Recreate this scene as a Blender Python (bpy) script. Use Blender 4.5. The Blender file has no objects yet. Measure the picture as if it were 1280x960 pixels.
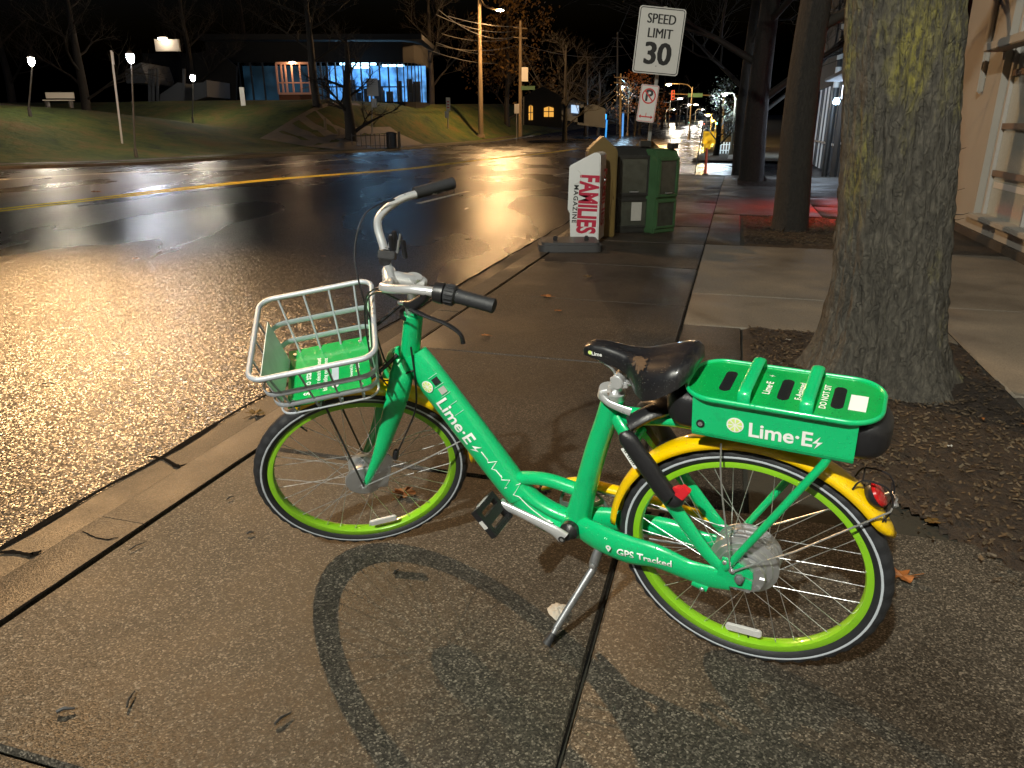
import bpy, bmesh, math, random
from mathutils import Vector, Matrix, noise
random.seed(7)
R = math.radians
scn = bpy.context.scene
COL = scn.collection

# ------------------------------------------------------------------ camera, sky, exposure
CH, CP, CF = 1.37521, 0.3395768668625344, 920.0
cam_d = bpy.data.cameras.new("camera"); cam = bpy.data.objects.new("camera", cam_d); COL.objects.link(cam)
cam.location = (0, 0, CH); cam.rotation_euler = (math.pi/2 - CP, 0, 0)
cam_d.sensor_width = 36.0; cam_d.lens = 36.0*CF/1280.0; cam_d.clip_start = .05; cam_d.clip_end = 3000
scn.camera = cam
world = bpy.data.worlds.new("World"); scn.world = world; world.use_nodes = True
wn = world.node_tree.nodes; wl = world.node_tree.links
sky = wn.new('ShaderNodeTexSky'); sky.sky_type = 'NISHITA'; sky.sun_disc = False
sky.sun_elevation = R(-3.0); sky.sun_rotation = R(190)
wn['Background'].inputs[1].default_value = .03
tint = wn.new('ShaderNodeMix'); tint.data_type = 'RGBA'; tint.blend_type = 'MULTIPLY'; tint.inputs[0].default_value = 1; tint.inputs[7].default_value = (.20, .42, 1, 1)
wl.new(sky.outputs[0], tint.inputs[6]); wl.new(tint.outputs[2], wn['Background'].inputs[0])
scn.view_settings.view_transform = 'Standard'; scn.view_settings.look = 'None'
scn.view_settings.exposure = 3.0; scn.view_settings.gamma = 1.0
scn.cycles.max_bounces = 5; scn.cycles.sample_clamp_indirect = 2.0; scn.cycles.sample_clamp_direct = 0
scn.cycles.use_denoising = True; scn.cycles.caustics_reflective = False; scn.cycles.caustics_refractive = False
SODIUM = (1.0, .58, .25); COOL = (.86, .95, 1.0); NEUTRAL = (1.0, .985, .86)

# ------------------------------------------------------------------ measuring helpers
cP, sP = math.cos(CP), math.sin(CP)
def ray(x, y):
    return Vector(((x-640)/CF, cP+(480-y)/CF*sP, -sP+(480-y)/CF*cP))
def gp(x, y, z=0.0):
    d = ray(x, y); t = (z-CH)/d.z; return Vector((d.x*t, d.y*t, z))
def at(x, y, Y):
    d = ray(x, y); t = Y/d.y; return Vector((d.x*t, Y, CH+d.z*t))
TH = R(16.2)
SU = Vector((math.sin(TH), math.cos(TH), 0)); SL = Vector((-math.cos(TH), math.sin(TH), 0))
def SP(s, l, z=0.0): return SU*s + SL*l + Vector((0, 0, z))
def sl(p): return p.dot(SU), p.dot(SL)
KN = [(-200,-.13),(16,-.13),(32,-.40),(60,-.60),(80,-.60),(130,.6),(200,2.2),(300,4.5),(700,8)]
def zr(s):
    for (a, za), (b, zb) in zip(KN, KN[1:]):
        if s <= b:
            t = max(0, (s-a)/(b-a)); t = t*t*(3-2*t) if b < 90 else t
            return za+(zb-za)*t
    return KN[-1][1]
def far_h(s, l):
    """height of the bank beyond the far kerb"""
    d = l-26.4
    if d < 0: return zr(s)
    t = min(1, max(0, (d-1.8)/15.0)); t = t*t*(3-2*t)
    k = 1.0 if s < 42 else max(.16, 1-(s-42)/38.0)
    t2 = min(1, max(0, (d-1)/8.0)); t2 = t2*t2*(3-2*t2); q = min(1, max(0, (s-45)/17.0)); q = q*q*(3-2*q)
    h = .14 + max(t*2.7*k + max(0, d-17)*.02*k, 3.9*t2*q)
    h += .10*noise.noise(Vector((s*.12, l*.12, 0)))*t
    return zr(s)+h

# ------------------------------------------------------------------ materials
def newmat(name):
    m = bpy.data.materials.new(name); m.use_nodes = True
    return m, m.node_tree.nodes, m.node_tree.links, m.node_tree.nodes['Principled BSDF']
def pbr(name, col, rough=.5, metal=0.0, coat=0.0, var=.12, scale=30, bump=0.0, bscale=200, spec=.5, obj=True):
    m, n, l, b = newmat(name)
    tc = n.new('ShaderNodeTexCoord'); no = n.new('ShaderNodeTexNoise'); no.inputs['Scale'].default_value = scale
    no.inputs['Detail'].default_value = 6
    l.new(tc.outputs['Object'], no.inputs['Vector'])
    mx = n.new('ShaderNodeMix'); mx.data_type = 'RGBA'
    mx.inputs[6].default_value = (*[c*(1-var) for c in col], 1); mx.inputs[7].default_value = (*[min(1, c*(1+var)) for c in col], 1)
    l.new(no.outputs[0], mx.inputs[0]); l.new(mx.outputs[2], b.inputs['Base Color'])
    mr = n.new('ShaderNodeMapRange'); mr.inputs[3].default_value = max(0, rough-.08); mr.inputs[4].default_value = min(1, rough+.08)
    l.new(no.outputs[0], mr.inputs[0]); l.new(mr.outputs[0], b.inputs['Roughness'])
    b.inputs['Metallic'].default_value = metal; b.inputs['Coat Weight'].default_value = coat; b.inputs['Coat Roughness'].default_value = .06
    b.inputs['Specular IOR Level'].default_value = spec
    if bump:
        n2 = n.new('ShaderNodeTexNoise'); n2.inputs['Scale'].default_value = bscale; n2.inputs['Detail'].default_value = 3
        l.new(tc.outputs['Object'], n2.inputs['Vector'])
        bp = n.new('ShaderNodeBump'); bp.inputs['Strength'].default_value = bump; bp.inputs['Distance'].default_value = .002
        l.new(n2.outputs[0], bp.inputs['Height']); l.new(bp.outputs[0], b.inputs['Normal'])
    return m
def wetpaint(name, col, rough=.28):
    """gloss paint with small rain drops (voronoi bumps)"""
    m, n, l, b = newmat(name)
    tc = n.new('ShaderNodeTexCoord'); b.inputs['Base Color'].default_value = (*col, 1)
    no = n.new('ShaderNodeTexNoise'); no.inputs['Scale'].default_value = 9; no.inputs['Detail'].default_value = 7
    l.new(tc.outputs['Object'], no.inputs['Vector'])
    mx = n.new('ShaderNodeMix'); mx.data_type = 'RGBA'; mx.inputs[6].default_value = (*[c*.86 for c in col], 1); mx.inputs[7].default_value = (*[min(1, c*1.1) for c in col], 1)
    l.new(no.outputs[0], mx.inputs[0])
    gn = n.new('ShaderNodeTexNoise'); gn.inputs['Scale'].default_value = 26; gn.inputs['Detail'].default_value = 9; gn.inputs['Roughness'].default_value = .75; l.new(tc.outputs['Object'], gn.inputs['Vector'])
    gm = n.new('ShaderNodeMapRange'); gm.inputs[1].default_value = .56; gm.inputs[2].default_value = .72; gm.inputs[4].default_value = .45; l.new(gn.outputs[0], gm.inputs[0])
    gx = n.new('ShaderNodeMix'); gx.data_type = 'RGBA'; gx.inputs[7].default_value = (*[c*.45+.012 for c in col], 1); l.new(gm.outputs[0], gx.inputs[0]); l.new(mx.outputs[2], gx.inputs[6]); l.new(gx.outputs[2], b.inputs['Base Color'])
    vo = n.new('ShaderNodeTexVoronoi'); vo.inputs['Scale'].default_value = 170; l.new(tc.outputs['Object'], vo.inputs['Vector'])
    mr = n.new('ShaderNodeMapRange'); mr.inputs[1].default_value = .0; mr.inputs[2].default_value = .28; mr.inputs[3].default_value = 1; mr.inputs[4].default_value = 0
    l.new(vo.outputs['Distance'], mr.inputs[0])
    gt = n.new('ShaderNodeMath'); gt.operation = 'GREATER_THAN'; gt.inputs[1].default_value = .42
    sep = n.new('ShaderNodeSeparateColor'); l.new(vo.outputs['Color'], sep.inputs[0]); l.new(sep.outputs[0], gt.inputs[0])
    mu = n.new('ShaderNodeMath'); mu.operation = 'MULTIPLY'; l.new(mr.outputs[0], mu.inputs[0]); l.new(gt.outputs[0], mu.inputs[1])
    bp = n.new('ShaderNodeBump'); bp.inputs['Strength'].default_value = .8; bp.inputs['Distance'].default_value = .0016
    l.new(mu.outputs[0], bp.inputs['Height']); l.new(bp.outputs[0], b.inputs['Normal']); l.new(bp.outputs[0], b.inputs['Coat Normal'])
    b.inputs['Roughness'].default_value = rough; b.inputs['Coat Weight'].default_value = .6; b.inputs['Coat Roughness'].default_value = .08
    return m
def emis(name, col, st, noise_scale=None):
    m, n, l, b = newmat(name)
    b.inputs['Base Color'].default_value = (*[c*.3 for c in col], 1)
    b.inputs['Emission Color'].default_value = (*col, 1); b.inputs['Emission Strength'].default_value = st
    if noise_scale:
        tc = n.new('ShaderNodeTexCoord'); no = n.new('ShaderNodeTexNoise'); no.inputs['Scale'].default_value = noise_scale; no.inputs['Detail'].default_value = 5
        l.new(tc.outputs['Object'], no.inputs['Vector'])
        mr = n.new('ShaderNodeMapRange'); mr.inputs[1].default_value = .35; mr.inputs[2].default_value = .68; mr.inputs[3].default_value = st*.12; mr.inputs[4].default_value = st*1.5
        l.new(no.outputs[0], mr.inputs[0]); l.new(mr.outputs[0], b.inputs['Emission Strength'])
    return m
def ramp(n, stops):
    r = n.new('ShaderNodeValToRGB')
    while len(r.color_ramp.elements) < len(stops): r.color_ramp.elements.new(.5)
    for e, (p, c) in zip(r.color_ramp.elements, stops): e.position = p; e.color = (*c, 1)
    return r
def facets(n, l, b, scale, k, bumpnode=None, k2=None):
    """random tilt of every stone's face: the glitter of wet aggregate"""
    g = n.new('ShaderNodeNewGeometry'); v = n.new('ShaderNodeTexVoronoi'); v.inputs['Scale'].default_value = scale; l.new(g.outputs['Position'], v.inputs['Vector'])
    s_ = n.new('ShaderNodeVectorMath'); s_.operation = 'SUBTRACT'; s_.inputs[1].default_value = (.5, .5, .5); l.new(v.outputs['Color'], s_.inputs[0])
    m = n.new('ShaderNodeVectorMath'); m.operation = 'SCALE'; l.new(s_.outputs[0], m.inputs[0])
    if k2 is not None: l.new(k2, m.inputs['Scale'])
    else: m.inputs['Scale'].default_value = k
    a = n.new('ShaderNodeVectorMath'); a.operation = 'ADD'; l.new(m.outputs[0], a.inputs[0]); l.new(bumpnode.outputs[0] if bumpnode else g.outputs['Normal'], a.inputs[1])
    z = n.new('ShaderNodeVectorMath'); z.operation = 'NORMALIZE'; l.new(a.outputs[0], z.inputs[0]); l.new(z.outputs[0], b.inputs['Normal'])
    return v
def concrete(name, dark, mid, light, wet=.42, agg=1.0):
    m, n, l, b = newmat(name)
    tc = n.new('ShaderNodeTexCoord'); g = n.new('ShaderNodeNewGeometry')
    big = n.new('ShaderNodeTexNoise'); big.inputs['Scale'].default_value = 1.1; big.inputs['Detail'].default_value = 8; big.inputs['Roughness'].default_value = .62
    fine = n.new('ShaderNodeTexNoise'); fine.inputs['Scale'].default_value = 95; fine.inputs['Detail'].default_value = 5; fine.inputs['Roughness'].default_value = .7
    vo = n.new('ShaderNodeTexVoronoi'); vo.inputs['Scale'].default_value = 225; vo.inputs['Randomness'].default_value = 1
    vo2 = n.new('ShaderNodeTexVoronoi'); vo2.inputs['Scale'].default_value = 60
    for x in (big, fine, vo, vo2): l.new(g.outputs['Position'], x.inputs['Vector'])
    sep = n.new('ShaderNodeSeparateColor'); l.new(vo.outputs['Color'], sep.inputs[0])
    r = ramp(n, [(.14, tuple(c*.55 for c in dark)), (.32, dark), (.50, tuple(c*.75 for c in mid)), (.68, mid), (.82, tuple(c*.8 for c in light)), (.94, tuple(min(1, c*1.7) for c in light))])
    a1 = n.new('ShaderNodeMath'); a1.operation = 'MULTIPLY_ADD'; a1.inputs[1].default_value = .70*agg; l.new(sep.outputs[0], a1.inputs[0])
    f2 = n.new('ShaderNodeMath'); f2.operation = 'MULTIPLY'; f2.inputs[1].default_value = .42; l.new(fine.outputs[0], f2.inputs[0]); l.new(f2.outputs[0], a1.inputs[2])
    l.new(a1.outputs[0], r.inputs[0])
    rb = ramp(n, [(.28, (.45, .43, .41)), (.48, (.90, .90, .90)), (.68, (1.3, 1.27, 1.22))]); l.new(big.outputs[0], rb.inputs[0])
    mx = n.new('ShaderNodeMix'); mx.data_type = 'RGBA'; mx.blend_type = 'MULTIPLY'; mx.inputs[0].default_value = 1
    l.new(r.outputs[0], mx.inputs[6]); l.new(rb.outputs[0], mx.inputs[7]); l.new(mx.outputs[2], b.inputs['Base Color'])
    mr = n.new('ShaderNodeMapRange'); mr.inputs[1].default_value = .3; mr.inputs[2].default_value = .7; mr.inputs[3].default_value = wet-.14; mr.inputs[4].default_value = wet+.2
    l.new(big.outputs[0], mr.inputs[0]); l.new(mr.outputs[0], b.inputs['Roughness'])
    ad = n.new('ShaderNodeMath'); ad.operation = 'ADD'; l.new(fine.outputs[0], ad.inputs[0])
    vm = n.new('ShaderNodeMath'); vm.operation = 'MULTIPLY'; vm.inputs[1].default_value = .8; l.new(vo.outputs['Distance'], vm.inputs[0]); l.new(vm.outputs[0], ad.inputs[1])
    bp = n.new('ShaderNodeBump'); bp.inputs['Strength'].default_value = .45; bp.inputs['Distance'].default_value = .0018
    l.new(ad.outputs[0], bp.inputs['Height']); b.inputs['Specular IOR Level'].default_value = .30; facets(n, l, b, 225, .20*agg, bp)
    return m
def asphalt(name):
    m, n, l, b = newmat(name)
    g = n.new('ShaderNodeNewGeometry')
    mp = n.new('ShaderNodeMapping'); mp.inputs['Rotation'].default_value = (0, 0, TH); mp.inputs['Scale'].default_value = (1, .32, 1)
    l.new(g.outputs['Position'], mp.inputs['Vector'])
    big = n.new('ShaderNodeTexNoise'); big.inputs['Scale'].default_value = .42; big.inputs['Detail'].default_value = 5; big.inputs['Roughness'].default_value = .45; big.inputs['Distortion'].default_value = .3
    l.new(mp.outputs[0], big.inputs['Vector'])
    fine = n.new('ShaderNodeTexNoise'); fine.inputs['Scale'].default_value = 75; fine.inputs['Detail'].default_value = 4; fine.inputs['Roughness'].default_value = .75
    vo = n.new('ShaderNodeTexVoronoi'); vo.inputs['Scale'].default_value = 110
    for x in (fine, vo): l.new(g.outputs['Position'], x.inputs['Vector'])
    sep = n.new('ShaderNodeSeparateColor'); l.new(vo.outputs['Color'], sep.inputs[0])
    r = ramp(n, [(0, (.006, .006, .006)), (.6, (.018, .017, .016)), (.9, (.05, .045, .04)), (1, (.11, .10, .085))]); l.new(sep.outputs[0], r.inputs[0])
    l.new(r.outputs[0], b.inputs['Base Color'])
    mr = n.new('ShaderNodeMapRange'); mr.inputs[1].default_value = .30; mr.inputs[2].default_value = .68; mr.inputs[3].default_value = .21; mr.inputs[4].default_value = .34
    l.new(big.outputs[0], mr.inputs[0]); l.new(mr.outputs[0], b.inputs['Roughness'])
    ad = n.new('ShaderNodeMath'); ad.operation = 'ADD'; l.new(fine.outputs[0], ad.inputs[0])
    vm = n.new('ShaderNodeMath'); vm.operation = 'MULTIPLY'; vm.inputs[1].default_value = .9; l.new(vo.outputs['Distance'], vm.inputs[0]); l.new(vm.outputs[0], ad.inputs[1])
    ms = n.new('ShaderNodeMapRange'); ms.inputs[1].default_value = .38; ms.inputs[2].default_value = .62; ms.inputs[3].default_value = .03; ms.inputs[4].default_value = .10
    l.new(big.outputs[0], ms.inputs[0])
    bp = n.new('ShaderNodeBump'); bp.inputs['Distance'].default_value = .005
    l.new(ms.outputs[0], bp.inputs['Strength'])
    l.new(ad.outputs[0], bp.inputs['Height'])
    fine.inputs['Detail'].default_value = 2
    mf = n.new('ShaderNodeMapRange'); mf.inputs[1].default_value = .30; mf.inputs[2].default_value = .68; mf.inputs[3].default_value = .16; mf.inputs[4].default_value = .62; l.new(big.outputs[0], mf.inputs[0])
    facets(n, l, b, 150, .4, bp, mf.outputs[0]); b.inputs['Specular IOR Level'].default_value = .52
    return m
def soil(name, cols, scale=35, rough=.7, bump=.9, dist=.02):
    m, n, l, b = newmat(name); g = n.new('ShaderNodeNewGeometry')
    a = n.new('ShaderNodeTexNoise'); a.inputs['Scale'].default_value = scale; a.inputs['Detail'].default_value = 8; a.inputs['Roughness'].default_value = .7
    v = n.new('ShaderNodeTexVoronoi'); v.inputs['Scale'].default_value = scale*1.4
    big = n.new('ShaderNodeTexNoise'); big.inputs['Scale'].default_value = .35; big.inputs['Detail'].default_value = 6
    for x in (a, v, big): l.new(g.outputs['Position'], x.inputs['Vector'])
    r = ramp(n, cols); 
    ad = n.new('ShaderNodeMath'); ad.operation = 'MULTIPLY_ADD'; ad.inputs[1].default_value = .55; l.new(big.outputs[0], ad.inputs[0])
    hf = n.new('ShaderNodeMath'); hf.operation = 'MULTIPLY'; hf.inputs[1].default_value = .5; l.new(a.outputs[0], hf.inputs[0]); l.new(hf.outputs[0], ad.inputs[2])
    l.new(ad.outputs[0], r.inputs[0]); l.new(r.outputs[0], b.inputs['Base Color'])
    b.inputs['Roughness'].default_value = rough
    bp = n.new('ShaderNodeBump'); bp.inputs['Strength'].default_value = bump; bp.inputs['Distance'].default_value = dist
    l.new(a.outputs[0], bp.inputs['Height']); l.new(bp.outputs[0], b.inputs['Normal'])
    return m
def bark(name, base, moss=None, sc=1.0):
    m, n, l, b = newmat(name); tc = n.new('ShaderNodeTexCoord')
    mp = n.new('ShaderNodeMapping'); mp.inputs['Scale'].default_value = (1, 1, .34); l.new(tc.outputs['Object'], mp.inputs['Vector'])
    a = n.new('ShaderNodeTexNoise'); a.inputs['Scale'].default_value = 44*sc; a.inputs['Detail'].default_value = 9; a.inputs['Roughness'].default_value = .72
    l.new(mp.outputs[0], a.inputs['Vector'])
    r = ramp(n, [(.30, tuple(c*.30 for c in base)), (.52, base), (.72, tuple(min(1, c*1.9) for c in base))]); l.new(a.outputs[0], r.inputs[0])
    out = r.outputs[0]
    pv = n.new('ShaderNodeMapping'); pv.inputs['Scale'].default_value = (1, 1, .15); dn = n.new('ShaderNodeTexNoise'); dn.inputs['Scale'].default_value = 9; dn.inputs['Detail'].default_value = 4; l.new(tc.outputs['Object'], dn.inputs['Vector'])
    dm = n.new('ShaderNodeVectorMath'); dm.operation = 'MULTIPLY_ADD'; dm.inputs[1].default_value = (.16, .16, .16); l.new(dn.outputs['Color'], dm.inputs[0]); l.new(tc.outputs['Object'], dm.inputs[2]); l.new(dm.outputs[0], pv.inputs['Vector'])
    vc = n.new('ShaderNodeTexVoronoi'); vc.feature = 'DISTANCE_TO_EDGE'; vc.inputs['Scale'].default_value = 21*sc; l.new(pv.outputs[0], vc.inputs['Vector'])
    ck = n.new('ShaderNodeMapRange'); ck.inputs[1].default_value = 0; ck.inputs[2].default_value = .14; ck.inputs[3].default_value = .66; l.new(vc.outputs[0], ck.inputs[0])
    mc = n.new('ShaderNodeMix'); mc.data_type = 'RGBA'; mc.blend_type = 'MULTIPLY'; mc.inputs[0].default_value = 1; l.new(out, mc.inputs[6]); l.new(ck.outputs[0], mc.inputs[7]); out = mc.outputs[2]
    if moss:
        q = n.new('ShaderNodeTexNoise'); q.inputs['Scale'].default_value = 3.2; q.inputs['Detail'].default_value = 7; q.inputs['Roughness'].default_value = .66
        mp2 = n.new('ShaderNodeMapping'); mp2.inputs['Scale'].default_value = (1, 1, .35); l.new(tc.outputs['Object'], mp2.inputs['Vector']); l.new(mp2.outputs[0], q.inputs['Vector'])
        # more lichen higher up the trunk (a real growth pattern), broken by fine noise
        sp = n.new('ShaderNodeSeparateXYZ'); l.new(tc.outputs['Object'], sp.inputs[0])
        zz = n.new('ShaderNodeMapRange'); zz.inputs[1].default_value = .2; zz.inputs[2].default_value = 1.9; zz.inputs[3].default_value = -.10; zz.inputs[4].default_value = .07; l.new(sp.outputs['Z'], zz.inputs[0])
        ad = n.new('ShaderNodeMath'); ad.operation = 'ADD'; l.new(q.outputs[0], ad.inputs[0]); l.new(zz.outputs[0], ad.inputs[1])
        f = n.new('ShaderNodeMapRange'); f.inputs[1].default_value = .50; f.inputs[2].default_value = .66; l.new(ad.outputs[0], f.inputs[0])
        mu = n.new('ShaderNodeMath'); mu.operation = 'MULTIPLY'; cr_ = n.new('ShaderNodeMapRange'); cr_.inputs[1].default_value = .42; cr_.inputs[2].default_value = .62; cr_.inputs[3].default_value = .05; l.new(a.outputs[0], cr_.inputs[0]); l.new(f.outputs[0], mu.inputs[0]); l.new(cr_.outputs[0], mu.inputs[1])
        m2 = n.new('ShaderNodeMath'); m2.operation = 'MULTIPLY'; m2.inputs[1].default_value = 1.0; m2.use_clamp = True; l.new(mu.outputs[0], m2.inputs[0])
        mx = n.new('ShaderNodeMix'); mx.data_type = 'RGBA'; mx.inputs[7].default_value = (*moss, 1); l.new(m2.outputs[0], mx.inputs[0]); l.new(out, mx.inputs[6]); out = mx.outputs[2]
    l.new(out, b.inputs['Base Color']); b.inputs['Roughness'].default_value = .72
    bp = n.new('ShaderNodeBump'); bp.inputs['Strength'].default_value = 1.0; bp.inputs['Distance'].default_value = .022
    hs = n.new('ShaderNodeMath'); hs.operation = 'MULTIPLY_ADD'; l.new(ck.outputs[0], hs.inputs[0]); hs.inputs[1].default_value = .6; l.new(a.outputs[0], hs.inputs[2])
    l.new(hs.outputs[0], bp.inputs['Height']); l.new(bp.outputs[0], b.inputs['Normal'])
    return m
def glass(name, tint=(.6, .7, .7), rough=.04):
    m, n, l, b = newmat(name)
    b.inputs['Base Color'].default_value = (*tint, 1); b.inputs['Transmission Weight'].default_value = 1; b.inputs['Roughness'].default_value = rough
    b.inputs['IOR'].default_value = 1.2
    return m

M = dict(
    green=wetpaint('green_paint', (.003, .48, .165), .3),
    green_top=wetpaint('green_top_paint', (.004, .36, .075), .22),
    lime=wetpaint('lime_paint', (.23, .52, .016), .3),
    yellow=wetpaint('yellow_paint', (.86, .54, .0), .32),
    black=pbr('black_plastic', (.012, .012, .014), .38, bump=.3, bscale=300),
    rubber=pbr('rubber', (.017, .018, .021), .6, bump=.5, bscale=160),
    vinyl=wetpaint('saddle_vinyl', (.010, .010, .012), .36),
    steel=pbr('brushed_steel', (.66, .67, .69), .30, .85, bump=.25, bscale=500),
    alu=pbr('cast_aluminium', (.72, .74, .76), .30, .6, bump=.2, bscale=400),
    alu_dark=pbr('dull_aluminium', (.34, .35, .37), .42, .8, bump=.2, bscale=400),
    basket=pbr('basket_grey_coating', (.44, .48, .53), .38, .25, var=.15, scale=60, bump=.4, bscale=600),
    stripe=pbr('reflective_stripe', (.55, .60, .66), .45, .2),
    white=pbr('white_vinyl', (.80, .82, .80), .45, var=.04),
    palelime=pbr('pale_lime_print', (.62, .78, .22), .45),
    red=pbr('red_plastic', (.62, .02, .03), .35),
    redlens=pbr('red_reflector', (.42, .01, .01), .15, coat=1),
    lens=pbr('clear_reflector', (.62, .62, .60), .2, .1, bump=.8, bscale=500),
    dgrey=pbr('dark_grey_rubber', (.05, .05, .052), .5, bump=.5, bscale=60),
    box_white=pbr('box_white', (.66, .67, .66), .38, var=.1, scale=6),
    box_yellow=pbr('box_yellow', (.10, .062, .008), .45, var=.4, scale=5),
    box_black=pbr('box_black', (.018, .018, .016), .40, var=.5, scale=8),
    box_green=pbr('box_green', (.04, .095, .04), .42, var=.35, scale=7, bump=.4, bscale=40),
    box_brown=pbr('box_brown', (.12, .085, .03), .5, var=.4),
    crimson=pbr('crimson_print', (.42, .012, .045), .45), ink=pbr('black_print', (.012, .012, .012), .5),
    paper=pbr('paper', (.36, .35, .32), .7, var=.15),
    clouded=pbr('clouded_window', (.045, .048, .038), .18, coat=.6, var=.5, scale=12),
    sign_white=pbr('sign_white', (.56, .55, .52), .5, var=.05), galv=pbr('galvanised_post', (.30, .30, .29), .5, .5, var=.3, scale=20),
    signred=pbr('sign_red', (.50, .03, .025), .5),
    pole_wood=pbr('timber_pole', (.16, .12, .07), .8, var=.4, scale=8), pole_metal=pbr('pole_metal', (.20, .17, .12), .6, .3, var=.2),
    pole_dark=pbr('dark_pole', (.03, .03, .03), .5), wire=pbr('wire', (.05, .047, .04), .5),
    wall=pbr('painted_wall', (.36, .34, .30), .8, var=.08, scale=3, bump=.4, bscale=25),
    wframe=pbr('window_frame', (.42, .40, .37), .5, var=.1), wmull=pbr('window_transom', (.17, .12, .09), .6),
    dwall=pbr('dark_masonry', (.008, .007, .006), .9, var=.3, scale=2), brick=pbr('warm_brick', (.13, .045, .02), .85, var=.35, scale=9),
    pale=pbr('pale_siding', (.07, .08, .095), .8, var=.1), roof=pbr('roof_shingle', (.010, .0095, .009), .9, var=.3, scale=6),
    paint_y=pbr('road_yellow', (.95, .66, .03), .8, var=.3, scale=14, bump=.6, bscale=90), paint_w=pbr('road_white', (.80, .75, .65), .7, var=.35, scale=14, bump=.6, bscale=90),
    walk=concrete('sidewalk_aggregate', (.028, .025, .020), (.062, .054, .043), (.15, .132, .105), .56),
    walk_b=concrete('sidewalk_brown', (.020, .016, .012), (.040, .031, .023), (.095, .077, .058), .55, 1.0),
    walk_light=concrete('sidewalk_light', (.16, .14, .11), (.24, .21, .17), (.32, .285, .235), .6, .5),
    kerbm=concrete('kerb_concrete', (.035, .030, .024), (.075, .062, .047), (.16, .14, .11), .5, .8),
    road=asphalt('wet_asphalt'),
    soil=soil('dark_mulch', [(.30, (.006, .0045, .003)), (.5, (.022, .014, .009)), (.62, (.05, .034, .02)), (.75, (.10, .075, .045))], 40),
    grass=soil('winter_grass', [(.38, (.006, .013, .001)), (.47, (.026, .050, .002)), (.55, (.050, .062, .004)), (.63, (.085, .06, .010))], 1.7, .95, .8, .12),
    ground=soil('dark_ground', [(.3, (.012, .011, .008)), (.7, (.03, .028, .018))], 4, .9),
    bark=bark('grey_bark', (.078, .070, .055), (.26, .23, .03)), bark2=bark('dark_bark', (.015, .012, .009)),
    twig=pbr('bare_twigs', (.014, .011, .008), .8), leaf=pbr('autumn_leaf', (.24, .085, .018), .6, var=.5), leaf2=pbr('yellow_leaf', (.10, .052, .007), .6, var=.4),
    leaf3=pbr('grey_green_leaf', (.10, .12, .06), .6, var=.4), gum=pbr('crumpled_tissue', (.42, .39, .34), .7, bump=.6, bscale=60),
    tar=pbr('tar', (.004, .004, .004), .95, spec=.05),
    orange=pbr('orange_plastic', (.60, .07, .02), .5), sheen_tint=pbr('sheen_paint', (.07, .04, .02), .8, var=.5, scale=90),  # last colour here paints the saddle's reflection
    gnew=glass('window_glass'), pane=pbr('reflection_painted_pane', (.40, .42, .38), .15, coat=.5),  # pane's pale colour stands in for reflections and a dimly lit interior
)

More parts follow.
